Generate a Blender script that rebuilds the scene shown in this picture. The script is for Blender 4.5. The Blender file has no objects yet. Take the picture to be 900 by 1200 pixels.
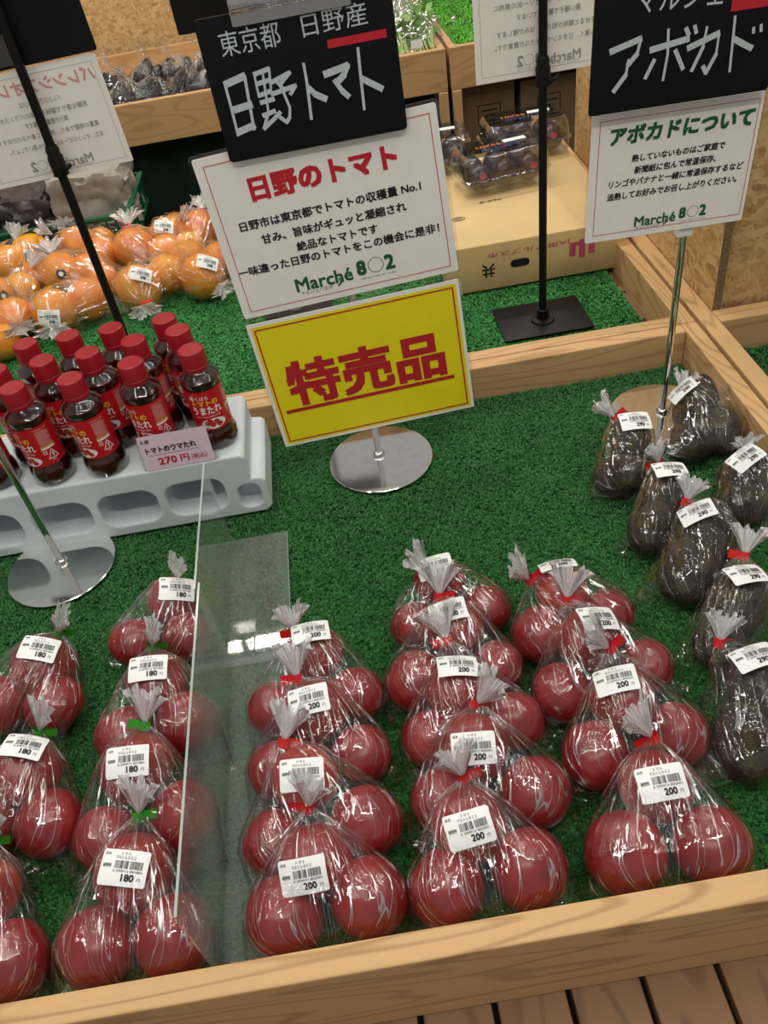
import bpy, bmesh, math, random
from math import sin, cos, pi, radians
from mathutils import Vector, Matrix, noise
from mathutils.bvhtree import BVHTree
random.seed(7)
sc = bpy.context.scene
COL = sc.collection

# ---------------------------------------------------------------- camera, world, lights, exposure
cam_d = bpy.data.cameras.new('camera')
cam_d.sensor_fit = 'VERTICAL'; cam_d.sensor_height = 36.0; cam_d.sensor_width = 27.0
cam_d.lens = 961.0 / 1200.0 * 36.0
cam_d.clip_start = 0.01; cam_d.clip_end = 60
cam = bpy.data.objects.new('camera', cam_d); COL.objects.link(cam)
RIGHT = Vector((0.984830734, -0.116173713, -0.128887912))
UPV = Vector((0.173517796, 0.659364318, 0.731525988))
BACK = Vector((0.0, -0.742793622, 0.669520452))
CAMPOS = Vector((0, 0, 0.81))
cam.matrix_world = Matrix(((RIGHT.x, UPV.x, BACK.x, 0), (RIGHT.y, UPV.y, BACK.y, 0),
                           (RIGHT.z, UPV.z, BACK.z, .81), (0, 0, 0, 1)))
sc.camera = cam
w = bpy.data.worlds.new('world'); sc.world = w; w.use_nodes = True
w.node_tree.nodes['Background'].inputs[0].default_value = (1.0, .97, .92, 1)
w.node_tree.nodes['Background'].inputs[1].default_value = 0.28
def area(name, loc, sx, sy, energy, col=(1, .95, .87), target=None):
    l = bpy.data.lights.new(name, 'AREA'); l.shape = 'RECTANGLE'; l.size = sx; l.size_y = sy
    l.energy = energy; l.color = col
    o = bpy.data.objects.new(name, l); COL.objects.link(o); o.location = loc
    if target is not None:
        o.rotation_euler = (Vector(target) - Vector(loc)).to_track_quat('-Z', 'Y').to_euler()
    return o
for lx, ly, sx, sy, en in [(-.95, .3, .05, 1.2, 5.0), (-.25, .75, .05, 1.2, 4.2), (.55, .55, .05, 1.2, 4.2), (1.25, 1.0, .05, 1.2, 5.5), (-.5, 2.35, 1.2, .06, 15), (.7, 2.45, 1.2, .06, 10),
                           (-1.2, 1.6, .05, 1.2, 5.5), (1.1, 4.1, 1.2, .06, 8), (0.0, -.15, 1.2, .05, 9.0)]:
    area('unseen_ceiling_light', (lx, ly, 1.95), sx, sy, en * 1.1)  # lamps out of view; some added for film glints and brighter signs
sc.view_settings.view_transform = 'Standard'; sc.view_settings.look = 'None'
sc.view_settings.gamma = 1.0; sc.view_settings.use_curve_mapping = False
sc.view_settings.exposure = 0.13
sc.cycles.transparent_max_bounces = 40
sc.cycles.max_bounces = 10

# ---------------------------------------------------------------- materials
def lin(r, g, b):
    f = lambda c: (c / 255.0 / 12.92) if c / 255.0 <= .04045 else ((c / 255.0 + .055) / 1.055) ** 2.4
    return (f(r), f(g), f(b), 1)
MATS = {}
def nt(name):
    m = bpy.data.materials.new(name); m.use_nodes = True
    n = m.node_tree; b = n.nodes['Principled BSDF']; MATS[name] = m
    return m, n, b
def lk(n, a, b): n.links.new(a, b)
def ramp(n, fac, stops):
    r = n.nodes.new('ShaderNodeValToRGB'); e = r.color_ramp.elements
    e[0].position, e[0].color = stops[0]; e[1].position, e[1].color = stops[-1]
    for p, c in stops[1:-1]:
        x = e.new(p); x.color = c
    lk(n, fac, r.inputs[0]); return r.outputs[0]
def noise_n(n, vec, scale, detail=3, rough=.5, dist=0):
    x = n.nodes.new('ShaderNodeTexNoise'); x.inputs['Scale'].default_value = scale
    x.inputs['Detail'].default_value = detail; x.inputs['Roughness'].default_value = rough
    x.inputs['Distortion'].default_value = dist
    if vec is not None: lk(n, vec, x.inputs['Vector'])
    return x
def mapping(n, src, scale=(1, 1, 1), rot=(0, 0, 0), loc=(0, 0, 0)):
    m = n.nodes.new('ShaderNodeMapping'); m.inputs['Scale'].default_value = scale
    m.inputs['Rotation'].default_value = rot; m.inputs['Location'].default_value = loc
    lk(n, src, m.inputs['Vector']); return m.outputs[0]
def bump(n, b, h, strength=.3, dist=.002):
    x = n.nodes.new('ShaderNodeBump'); x.inputs['Strength'].default_value = strength
    x.inputs['Distance'].default_value = dist; lk(n, h, x.inputs['Height'])
    if b is not None: lk(n, x.outputs[0], b.inputs['Normal'])
    return x.outputs[0]
def tc(n, which='Object'): return n.nodes.new('ShaderNodeTexCoord').outputs[which]
def scl(c, k): return (min(c[0] * k, 1), min(c[1] * k, 1), min(c[2] * k, 1), 1)

def pmat(name, col, rough=.5, var=.12, scale=30, bmp=0.0, metal=0, **kw):
    m, n, b = nt(name); t = tc(n)
    nz = noise_n(n, t, scale, 4)
    lk(n, ramp(n, nz.outputs[0], [(.3, scl(col, 1 - var)), (.7, scl(col, 1 + var))]), b.inputs['Base Color'])
    b.inputs['Roughness'].default_value = rough; b.inputs['Metallic'].default_value = metal
    for k, v in kw.items(): b.inputs[k.replace('_', ' ')].default_value = v
    if bmp: bump(n, b, nz.outputs[0], bmp)
    return m

def wood(name, axis, dark, light, k=1.0):
    m, n, b = nt(name); t = tc(n)
    oi = n.nodes.new('ShaderNodeObjectInfo')
    s = {'x': (1.6, 12, 12), 'y': (12, 1.6, 12), 'z': (12, 12, 1.6)}[axis]
    add = n.nodes.new('ShaderNodeVectorMath'); add.operation = 'ADD'
    mul = n.nodes.new('ShaderNodeMath'); mul.operation = 'MULTIPLY'; mul.inputs[1].default_value = 37
    lk(n, oi.outputs['Random'], mul.inputs[0]); lk(n, t, add.inputs[0]); lk(n, mul.outputs[0], add.inputs[1])
    v = mapping(n, add.outputs[0], s, (.05, .07, .06))
    fld = noise_n(n, v, 1, 1.5, .4, .3)
    mm = n.nodes.new('ShaderNodeMath'); mm.operation = 'MULTIPLY'; mm.inputs[1].default_value = 80; lk(n, fld.outputs[0], mm.inputs[0])
    sn = n.nodes.new('ShaderNodeMath'); sn.operation = 'SINE'; lk(n, mm.outputs[0], sn.inputs[0])
    wv = n.nodes.new('ShaderNodeMapRange'); wv.inputs['From Min'].default_value = -1; wv.inputs['From Max'].default_value = -.45; lk(n, sn.outputs[0], wv.inputs[0])
    s2 = {'x': (4, 160, 160), 'y': (160, 4, 160), 'z': (160, 160, 4)}[axis]
    fine = noise_n(n, mapping(n, add.outputs[0], s2), 1, 4, .6)
    big = noise_n(n, add.outputs[0], 4, 2)
    mix = n.nodes.new('ShaderNodeMix'); mix.data_type = 'FLOAT'; mix.inputs[0].default_value = .5
    lk(n, wv.outputs[0], mix.inputs[2]); lk(n, fine.outputs[0], mix.inputs[3])
    mix2 = n.nodes.new('ShaderNodeMix'); mix2.data_type = 'FLOAT'; mix2.inputs[0].default_value = .3
    lk(n, mix.outputs[0], mix2.inputs[2]); lk(n, big.outputs[0], mix2.inputs[3])
    mid = tuple(.4 * a + .6 * c for a, c in zip(dark, light))
    lk(n, ramp(n, mix2.outputs[0], [(.12, dark), (.36, mid), (.6, light), (.85, scl(light, 1.1))]), b.inputs['Base Color'])
    b.inputs['Roughness'].default_value = .62
    bump(n, b, fine.outputs[0], .25, .0008)
    return m
for ax in 'xyz':
    wood('pine_' + ax, ax, lin(150, 108, 64), lin(200, 162, 112))
    wood('slat_' + ax, ax, lin(92, 64, 40), lin(134, 100, 68))
    wood('crate_' + ax, ax, lin(164, 124, 78), lin(194, 154, 104))

def osb(name, k=1.0):
    m, n, b = nt(name); t = tc(n)
    cols = []
    dist = noise_n(n, t, 9, 2)
    for i, (rot, s) in enumerate([((.3, .5, .2), (34, 130, 90)), ((1.1, .9, 1.3), (120, 30, 90)), ((.7, 2.1, .6), (90, 34, 130))]):
        mx = n.nodes.new('ShaderNodeMix'); mx.data_type = 'VECTOR'; mx.inputs[0].default_value = .04
        lk(n, t, mx.inputs[4]); lk(n, dist.outputs['Color'], mx.inputs[5])
        v = n.nodes.new('ShaderNodeTexVoronoi'); v.inputs['Scale'].default_value = 1.0
        lk(n, mapping(n, mx.outputs[1], s, rot, (i * 3.1, i * 1.7, 0)), v.inputs['Vector'])
        cols.append(v)
    sep = []
    for v in cols:
        q = n.nodes.new('ShaderNodeSeparateColor'); lk(n, v.outputs['Color'], q.inputs[0]); sep.append(q)
    m1 = n.nodes.new('ShaderNodeMix'); m1.data_type = 'FLOAT'
    gt = n.nodes.new('ShaderNodeMath'); gt.operation = 'GREATER_THAN'; gt.inputs[1].default_value = .55
    lk(n, sep[2].outputs[1], gt.inputs[0]); lk(n, gt.outputs[0], m1.inputs[0])
    lk(n, sep[0].outputs[0], m1.inputs[2]); lk(n, sep[1].outputs[0], m1.inputs[3])
    fine = noise_n(n, mapping(n, t, (300, 60, 120)), 1, 3)
    m2 = n.nodes.new('ShaderNodeMix'); m2.data_type = 'FLOAT'; m2.inputs[0].default_value = .42
    lk(n, m1.outputs[0], m2.inputs[2]); lk(n, fine.outputs[0], m2.inputs[3])
    lk(n, ramp(n, m2.outputs[0], [(.08, lin(136, 98, 56)), (.28, lin(182, 144, 92)), (.6, lin(204, 168, 114)), (.95, lin(222, 190, 140))]), b.inputs['Base Color'])
    b.inputs['Roughness'].default_value = .6
    bump(n, b, m2.outputs[0], .35, .002)
    return m
osb('osb')
pmat('osb_edge', lin(120, 100, 76), .9, .3, 200, .5)

# fruit
def tomato_mat(name, c1, c2, c3):
    m, n, b = nt(name); t = tc(n); oi = n.nodes.new('ShaderNodeObjectInfo')
    add = n.nodes.new('ShaderNodeVectorMath'); add.operation = 'ADD'
    lk(n, t, add.inputs[0]); lk(n, oi.outputs['Random'], add.inputs[1])
    nz = noise_n(n, add.outputs[0], 1.3, 3)
    lk(n, ramp(n, nz.outputs[0], [(.3, c1), (.6, c2), (.82, c3)]), b.inputs['Base Color'])
    b.inputs['Roughness'].default_value = .3
    b.inputs['Subsurface Weight'].default_value = .12
    b.inputs['Subsurface Radius'].default_value = (.6, .12, .08); b.inputs['Subsurface Scale'].default_value = .01
    f = noise_n(n, t, 60, 2); bump(n, b, f.outputs[0], .04, .001)
    return m
tomato_mat('tomato', lin(118, 22, 26), lin(140, 31, 32), lin(160, 52, 38))
tomato_mat('tomato_blush', lin(140, 30, 28), lin(166, 52, 36), lin(184, 100, 52))
pmat('blossom_scar', lin(118, 72, 44), .8, .3, 300)
pmat('stem_nub', lin(120, 96, 56), .8, .2, 200)
def orange_mat():
    m, n, b = nt('orange_peel'); t = tc(n); oi = n.nodes.new('ShaderNodeObjectInfo')
    hs = n.nodes.new('ShaderNodeHueSaturation')
    ma = n.nodes.new('ShaderNodeMapRange'); ma.inputs['To Min'].default_value = .485; ma.inputs['To Max'].default_value = .515
    lk(n, oi.outputs['Random'], ma.inputs[0]); lk(n, ma.outputs[0], hs.inputs['Hue'])
    nz = noise_n(n, t, 2, 3)
    lk(n, ramp(n, nz.outputs[0], [(.3, lin(222, 128, 14)), (.7, lin(236, 158, 34))]), hs.inputs['Color'])
    lk(n, hs.outputs[0], b.inputs['Base Color']); b.inputs['Roughness'].default_value = .4
    v = n.nodes.new('ShaderNodeTexVoronoi'); v.inputs['Scale'].default_value = 26; lk(n, t, v.inputs['Vector'])
    bump(n, b, v.outputs['Distance'], .2, .002)
orange_mat()
def avocado_mat():
    m, n, b = nt('avocado_skin'); t = tc(n); oi = n.nodes.new('ShaderNodeObjectInfo')
    add = n.nodes.new('ShaderNodeVectorMath'); add.operation = 'ADD'
    lk(n, t, add.inputs[0]); lk(n, oi.outputs['Random'], add.inputs[1])
    big = noise_n(n, add.outputs[0], 1.6, 3)
    v = n.nodes.new('ShaderNodeTexVoronoi'); v.inputs['Scale'].default_value = 16; lk(n, t, v.inputs['Vector'])
    c = ramp(n, big.outputs[0], [(.3, lin(40, 30, 28)), (.5, lin(58, 47, 36)), (.72, lin(84, 78, 44))])
    mx = n.nodes.new('ShaderNodeMix'); mx.data_type = 'RGBA'; mx.blend_type = 'MULTIPLY'; mx.inputs[0].default_value = .7
    lk(n, c, mx.inputs[6]); lk(n, ramp(n, v.outputs['Distance'], [(0, (1.5, 1.45, 1.3, 1)), (.6, (.5, .5, .5, 1))]), mx.inputs[7])
    lk(n, mx.outputs[2], b.inputs['Base Color']); b.inputs['Roughness'].default_value = .6; b.inputs['Specular IOR Level'].default_value = .3
    inv = n.nodes.new('ShaderNodeMath'); inv.operation = 'SUBTRACT'; inv.inputs[0].default_value = 1
    lk(n, v.outputs['Distance'], inv.inputs[1]); bump(n, b, inv.outputs[0], .7, .0025)
avocado_mat()
pmat('eggplant_skin', lin(20, 14, 26), .16, .2, 8)
pmat('plum_skin', lin(42, 22, 32), .3, .3, 10)

# clear plastics: transparent sheet that reflects more at grazing angles, with fine creases
def film(name, tint=.97, base=.03, top=.5, rough=.07, crease=.6, white=0.0, wlo=.0, uvscale=(22, 2.2, 1), bdist=.003, blend=.3, wth=(.55, .72), powr=2.2, glint_folds=0):
    m = bpy.data.materials.new(name); m.use_nodes = True; n = m.node_tree; MATS[name] = m
    n.nodes.remove(n.nodes['Principled BSDF']); out = n.nodes['Material Output']
    tr = n.nodes.new('ShaderNodeBsdfTransparent'); tr.inputs[0].default_value = (tint, tint, tint, 1)
    gl = n.nodes.new('ShaderNodeBsdfGlossy'); gl.inputs['Roughness'].default_value = rough
    gl.inputs[0].default_value = (1, 1, 1, 1)
    lw = n.nodes.new('ShaderNodeLayerWeight'); lw.inputs[0].default_value = .5
    pw = n.nodes.new('ShaderNodeMath'); pw.operation = 'POWER'; pw.inputs[1].default_value = powr
    mr = n.nodes.new('ShaderNodeMapRange'); mr.inputs['To Min'].default_value = base; mr.inputs['To Max'].default_value = top
    mx = n.nodes.new('ShaderNodeMixShader')
    lk(n, lw.outputs['Facing'], pw.inputs[0]); lk(n, pw.outputs[0], mr.inputs[0]); lk(n, mr.outputs[0], mx.inputs[0])
    if crease:
        nz = noise_n(n, mapping(n, tc(n, 'UV'), uvscale), 1, 4, .55, .6)
        ds = n.nodes.new('ShaderNodeMix'); ds.data_type = 'VECTOR'; ds.inputs[0].default_value = .05
        oi = n.nodes.new('ShaderNodeObjectInfo'); av = n.nodes.new('ShaderNodeVectorMath'); av.operation = 'ADD'
        lk(n, tc(n, 'UV'), av.inputs[0]); lk(n, oi.outputs['Random'], av.inputs[1])
        lk(n, av.outputs[0], ds.inputs[4]); lk(n, nz.outputs['Color'], ds.inputs[5])
        vo = n.nodes.new('ShaderNodeTexVoronoi'); vo.feature = 'DISTANCE_TO_EDGE'; vo.inputs['Scale'].default_value = 1
        lk(n, mapping(n, ds.outputs[1], (uvscale[0] * .55, uvscale[1] * 1.6, 1), (0, 0, .12)), vo.inputs['Vector'])
        sm = n.nodes.new('ShaderNodeMath'); sm.operation = 'MULTIPLY_ADD'; sm.inputs[1].default_value = .34
        lk(n, nz.outputs[0], sm.inputs[0]); lk(n, vo.outputs['Distance'], sm.inputs[2])
        h = bump(n, None, sm.outputs[0], crease, bdist)
        lk(n, h, gl.inputs['Normal'])
        if glint_folds:                                     # glints drawn in as noise streaks that reflect more, like doubled-up pleats
            fz = noise_n(n, mapping(n, av.outputs[0], (uvscale[0] * .7, uvscale[1] * .55, 1), (0, 0, .12)), 1, 2, .5, .3)
            sb = n.nodes.new('ShaderNodeMath'); sb.operation = 'SUBTRACT'; sb.inputs[1].default_value = .5; lk(n, fz.outputs[0], sb.inputs[0])
            ab = n.nodes.new('ShaderNodeMath'); ab.operation = 'ABSOLUTE'; lk(n, sb.outputs[0], ab.inputs[0])
            fm = n.nodes.new('ShaderNodeMapRange'); fm.inputs['From Min'].default_value = .002; fm.inputs['From Max'].default_value = .013
            fm.inputs['To Min'].default_value = glint_folds; fm.inputs['To Max'].default_value = 0; lk(n, ab.outputs[0], fm.inputs[0])
            su = n.nodes.new('ShaderNodeSeparateXYZ'); lk(n, tc(n, 'UV'), su.inputs[0])
            wt = n.nodes.new('ShaderNodeMapRange'); wt.inputs['From Max'].default_value = .75; wt.inputs['To Min'].default_value = 1; wt.inputs['To Max'].default_value = .62
            lk(n, su.outputs[1], wt.inputs[0]); fm2 = n.nodes.new('ShaderNodeMath'); fm2.operation = 'MULTIPLY'; lk(n, fm.outputs[0], fm2.inputs[0]); lk(n, wt.outputs[0], fm2.inputs[1]); fm = fm2
            ad0 = n.nodes.new('ShaderNodeMath'); ad0.operation = 'ADD'; ad0.use_clamp = True
            lk(n, mr.outputs[0], ad0.inputs[0]); lk(n, fm.outputs[0], ad0.inputs[1]); lk(n, ad0.outputs[0], mx.inputs[0])
            rr = n.nodes.new('ShaderNodeMath'); rr.operation = 'MULTIPLY_ADD'; rr.inputs[1].default_value = .45; rr.inputs[2].default_value = rough
            lk(n, fm.outputs[0], rr.inputs[0]); lk(n, rr.outputs[0], gl.inputs['Roughness'])
    first = tr.outputs[0]
    if white:  # diffuse white draws glint streaks on bag film; also milky tail and acrylic
        di = n.nodes.new('ShaderNodeBsdfDiffuse'); di.inputs[0].default_value = (.95, .95, .95, 1)
        tl = n.nodes.new('ShaderNodeBsdfTranslucent'); tl.inputs[0].default_value = (.95, .95, .95, 1)
        ad = n.nodes.new('ShaderNodeMixShader'); ad.inputs[0].default_value = .25
        lk(n, di.outputs[0], ad.inputs[1]); lk(n, tl.outputs[0], ad.inputs[2])
        m2 = n.nodes.new('ShaderNodeMixShader')
        nz2 = noise_n(n, mapping(n, tc(n, 'UV'), (uvscale[0] * 2.2, uvscale[1], 1), (0, 0, .06)), 1, 3, .6, .8)
        mr2 = n.nodes.new('ShaderNodeMapRange'); mr2.inputs['From Min'].default_value = wth[0]; mr2.inputs['From Max'].default_value = wth[1]
        mr2.inputs['To Min'].default_value = wlo; mr2.inputs['To Max'].default_value = white
        lk(n, nz2.outputs[0], mr2.inputs[0]); lk(n, mr2.outputs[0], m2.inputs[0])
        lk(n, tr.outputs[0], m2.inputs[1]); lk(n, ad.outputs[0], m2.inputs[2]); first = m2.outputs[0]
    lk(n, first, mx.inputs[1]); lk(n, gl.outputs[0], mx.inputs[2]); lk(n, mx.outputs[0], out.inputs[0])
    return m
film('bag_film', tint=.985, white=.06, base=.058, top=.9, rough=.035, crease=1.0, bdist=.0045, wth=(.62, .76), powr=3.2, glint_folds=.75)
film('avocado_bag_film', tint=.985, white=.05, base=.058, top=.9, rough=.035, crease=1.0, bdist=.0045, wth=(.62, .76), powr=3.2, glint_folds=.5, uvscale=(9, 2.0, 1))
film('tail_film', tint=.96, base=.14, top=.8, rough=.10, crease=1.0, white=.95, wlo=.24, wth=(.42, .60), uvscale=(60, 1.2, 1), powr=1.2)
film('crumpled_film', tint=.95, base=.09, top=.9, rough=.03, crease=1.0, uvscale=(12, 7, 1), bdist=.008, powr=2.2)
film('clear_sheet', tint=.95, base=.05, top=.8, rough=.04, crease=0)
film('acrylic', tint=.97, base=.035, top=.9, rough=.03, crease=0, white=.10, wlo=.045, wth=(.2, .8), uvscale=(2, 2, 1), powr=4)
film('clear_clip', tint=.9, base=.28, top=.95, rough=.06, crease=.3, uvscale=(3, 3, 1), powr=1.2)
film('clamshell', tint=.975, base=.09, top=.85, rough=.05, crease=.25, uvscale=(8, 8, 1), powr=1.6)
film('bottle_glass', tint=.92, base=.05, top=.85, rough=.04, crease=.12, uvscale=(10, 6, 1), powr=2.5)
pmat('acrylic_edge', lin(196, 214, 206), .15, .05, 10, Alpha=.55)

pmat('paper', lin(244, 242, 235), .55, .03, 40)
pmat('paper_back', lin(232, 230, 224), .7, .03, 40)
pmat('yellow_paper', lin(242, 226, 20), .5, .03, 30)
pmat('sticker_paper', lin(236, 238, 236), .45, .02, 60)
pmat('black_board', lin(14, 15, 18), .3, .2, 20, Specular_IOR_Level=.25)
pmat('black_board_back', lin(10, 11, 14), .4, .2, 20, Specular_IOR_Level=.25)
pmat('black_plastic', lin(14, 13, 14), .45, .2, 40, Specular_IOR_Level=.25)
pmat('chrome', (.80, .80, .78, 1), .06, .03, 20, metal=1)
pmat('brushed_steel', (.93, .92, .90, 1), .09, .05, 60, metal=1)
pmat('ink_black', lin(22, 24, 26), .6, .1, 100)
pmat('ink_red', lin(196, 30, 48), .5, .05, 100)
pmat('ink_dark_red', lin(186, 32, 44), .5, .05, 100)
pmat('ink_green', lin(24, 92, 58), .5, .05, 100)
pmat('ink_grey', lin(96, 100, 98), .6, .05, 100)
pmat('ink_faint', lin(150, 150, 146), .7, .05, 100)
pmat('ink_faint_red', lin(208, 150, 148), .7, .05, 100)
pmat('ink_orange', lin(206, 124, 60), .6, .05, 100)
pmat('ink_blue', lin(60, 84, 160), .6, .05, 100)
pmat('ink_pink', lin(188, 72, 104), .7, .06, 100)
pmat('chalk', lin(190, 200, 204), .6, .12, 300)
pmat('red_tape', lin(206, 24, 30), .35, .08, 80)
pmat('green_tape', lin(58, 158, 44), .35, .08, 80)
pmat('red_cap', lin(156, 20, 34), .36, .05, 40)
pmat('bottle_label', lin(190, 22, 34), .3, .06, 40)
pmat('label_white', lin(238, 236, 230), .35, .03, 60)
pmat('label_yellow', lin(240, 208, 60), .35, .03, 60)
pmat('label_gold', lin(198, 158, 76), .35, .06, 60)
pmat('dish_red', lin(190, 44, 30), .3, .25, 300)
pmat('dish_green', lin(60, 110, 40), .4, .2, 300)
pmat('foam', lin(206, 215, 220), .75, .05, 260, .25)
pmat('price_pink', lin(222, 198, 214), .4, .02, 50)
pmat('cardboard', lin(206, 178, 126), .75, .05, 14)
pmat('cardboard_shaded', lin(112, 92, 66), .8, .1, 14)  # cardboard tone with the shade under the crates put into it
pmat('dark_hole', lin(12, 11, 10), .9, .1, 20)
pmat('green_basket', lin(12, 92, 62), .45, .1, 30)
pmat('paper_bag_grey', lin(150, 144, 134), .7, .15, 20, .5)
pmat('paper_bag_dark', lin(66, 58, 56), .5, .3, 14, .6)
pmat('dark_cloth', lin(8, 34, 24), .9, .2, 20, .3)
pmat('leaf_green', lin(112, 158, 74), .5, .25, 60)
pmat('stem_green', lin(170, 200, 120), .45, .15, 60)
pmat('dark_floor', lin(34, 30, 28), .7, .2, 5)
def sauce_mat():
    m, n, b = nt('sauce')
    nz = noise_n(n, tc(n), 20, 2)
    lk(n, ramp(n, nz.outputs[0], [(.3, lin(46, 8, 6)), (.7, lin(84, 16, 8))]), b.inputs['Base Color'])
    b.inputs['Roughness'].default_value = .08; b.inputs['Transmission Weight'].default_value = .55
    b.inputs['IOR'].default_value = 1.36
sauce_mat()
def turf_mat(name, a, c):
    m, n, b = nt(name); oi = n.nodes.new('ShaderNodeObjectInfo')
    at = n.nodes.new('ShaderNodeNewGeometry')
    nz = noise_n(n, at.outputs['Position'], 14, 3)
    wn = n.nodes.new('ShaderNodeTexWhiteNoise'); wn.noise_dimensions = '3D'
    sn = n.nodes.new('ShaderNodeVectorMath'); sn.operation = 'SNAP'; sn.inputs[1].default_value = (.003, .003, .05)
    lk(n, at.outputs['Position'], sn.inputs[0]); lk(n, sn.outputs[0], wn.inputs['Vector'])
    mx = n.nodes.new('ShaderNodeMix'); mx.data_type = 'FLOAT'; mx.inputs[0].default_value = .55
    lk(n, nz.outputs[0], mx.inputs[2]); lk(n, wn.outputs[0], mx.inputs[3])
    lk(n, ramp(n, mx.outputs[0], [(.15, a), (.8, c)]), b.inputs['Base Color'])
    b.inputs['Roughness'].default_value = .42
    return m
turf_mat('turf_blade', lin(20, 80, 32), lin(68, 138, 68))
turf_mat('turf_blade_rear_lit', lin(28, 112, 46), lin(86, 178, 94))  # lighter copy of the front turf: brighter rear light put into the colour
turf_mat('turf_blade_bright', lin(60, 150, 30), lin(120, 205, 60))
pmat('turf_backing', lin(8, 52, 22), .9, .2, 200)

# ---------------------------------------------------------------- mesh helpers
class MB:
    def __init__(s): s.v = []; s.f = []; s.uv = None
    def add(s, vs, fs):
        o = len(s.v); s.v += [tuple(v) for v in vs]; s.f += [tuple(i + o for i in f) for f in fs]; return s
    def box(s, x0, x1, y0, y1, z0, z1, bev=0.0):
        if bev <= 0:
            return s.add([(x0, y0, z0), (x1, y0, z0), (x1, y1, z0), (x0, y1, z0), (x0, y0, z1), (x1, y0, z1), (x1, y1, z1), (x0, y1, z1)],
                  [(0, 3, 2, 1), (4, 5, 6, 7), (0, 1, 5, 4), (1, 2, 6, 5), (2, 3, 7, 6), (3, 0, 4, 7)])
        bm = bmesh.new(); bmesh.ops.create_cube(bm, size=1)
        for v in bm.verts:
            v.co = Vector(((x0 + x1) / 2 + v.co.x * (x1 - x0), (y0 + y1) / 2 + v.co.y * (y1 - y0), (z0 + z1) / 2 + v.co.z * (z1 - z0)))
        bmesh.ops.bevel(bm, geom=bm.edges[:], offset=bev, segments=2, affect='EDGES', profile=.5)
        bm.verts.ensure_lookup_table()
        vs = [v.co[:] for v in bm.verts]; fs = [[v.index for v in f.verts] for f in bm.faces]; bm.free()
        return s.add(vs, fs)
    def lathe(s, prof, c=(0, 0, 0), n=32, caps=True, rf=None):
        vs = []; fs = []
        for (r, z) in prof:
            for j in range(n):
                a = 2 * pi * j / n; rr = r if rf is None else rf(r, z, a)
                vs.append((c[0] + rr * cos(a), c[1] + rr * sin(a), c[2] + z))
        for i in range(len(prof) - 1):
            for j in range(n):
                k = (j + 1) % n; fs.append((i * n + j, i * n + k, (i + 1) * n + k, (i + 1) * n + j))
        if caps:
            fs.append(tuple(range(n))[::-1]); fs.append(tuple((len(prof) - 1) * n + j for j in range(n)))
        return s.add(vs, fs)
    def tube(s, p, q, r, n=12, r2=None):
        p = Vector(p); q = Vector(q); d = (q - p).normalized()
        u = d.orthogonal().normalized(); w_ = d.cross(u); r2 = r if r2 is None else r2
        vs = [p + (u * cos(2 * pi * j / n) + w_ * sin(2 * pi * j / n)) * r for j in range(n)]
        vs += [q + (u * cos(2 * pi * j / n) + w_ * sin(2 * pi * j / n)) * r2 for j in range(n)]
        fs = [(j, (j + 1) % n, n + (j + 1) % n, n + j) for j in range(n)] + [tuple(range(n))[::-1], tuple(range(n, 2 * n))]
        return s.add(vs, fs)
    def xf(s, M):
        s.v = [tuple(M @ Vector(v)) for v in s.v]; return s
def mesh(name, mb, mat, smooth=False, uv=None):
    me = bpy.data.meshes.new(name); me.from_pydata(mb.v, [], mb.f)
    if mat: me.materials.append(MATS[mat])
    if smooth:
        me.polygons.foreach_set('use_smooth', [True] * len(me.polygons))
        if smooth == 'auto': me.set_sharp_from_angle(angle=radians(38))
    if uv is not None:
        l = me.uv_layers.new(name='UVMap')
        vi = [0] * len(me.loops); me.loops.foreach_get('vertex_index', vi)
        flat = []
        for i in vi: flat += uv[i]
        l.data.foreach_set('uv', flat)
    me.update(); return me
def link(name, me, parent=None, loc=(0, 0, 0), rot=(0, 0, 0), scale=(1, 1, 1)):
    o = bpy.data.objects.new(name, me); COL.objects.link(o); o.parent = parent
    o.location = loc; o.rotation_euler = rot; o.scale = scale; return o
def part(name, mb, mat, parent=None, smooth=False, uv=None, label=None, world=True):
    # mb is given in world coordinates; shift it into the frame of the (unrotated) parent chain
    if parent is not None and world:
        off = Vector(parent.location); p = parent.parent
        while p is not None: off += Vector(p.location); p = p.parent
        mb.v = [(v[0] - off.x, v[1] - off.y, v[2] - off.z) for v in mb.v]
    o = link(name, mesh(name, mb, mat, smooth, uv), parent)
    if label: o['label'] = label
    return o
def thing(name, label, cat, loc=(0, 0, 0), group=None, rot=(0, 0, 0)):
    o = bpy.data.objects.new(name, None); COL.objects.link(o); o.empty_display_size = .02
    o.location = loc; o.rotation_euler = rot; o['label'] = label; o['category'] = cat
    if group: o['group'] = group
    return o
def tag(o, label, cat, group=None):
    o['label'] = label; o['category'] = cat
    if group: o['group'] = group
    return o

# ---------------------------------------------------------------- lettering
_TC = {}
def text2d(s, weight=0.0, res=2):
    key = (s, weight, res)
    if key in _TC: return _TC[key]
    cu = bpy.data.curves.new('t', 'FONT'); cu.body = s; cu.offset = weight; cu.resolution_u = res
    o = bpy.data.objects.new('t', cu); COL.objects.link(o)
    bpy.context.view_layer.update()
    me = bpy.data.meshes.new_from_object(o.evaluated_get(bpy.context.evaluated_depsgraph_get()))
    vs = [(v.co.x, v.co.y) for v in me.vertices]; fs = [tuple(p.vertices) for p in me.polygons]
    bpy.data.objects.remove(o); bpy.data.curves.remove(cu); bpy.data.meshes.remove(me)
    x0 = min(v[0] for v in vs); x1 = max(v[0] for v in vs); y0 = min(v[1] for v in vs); y1 = max(v[1] for v in vs)
    vs = [(a - x0, b - y0) for a, b in vs]
    _TC[key] = (vs, fs, x1 - x0, y1 - y0); return _TC[key]
LAY = 3.5e-5
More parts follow.
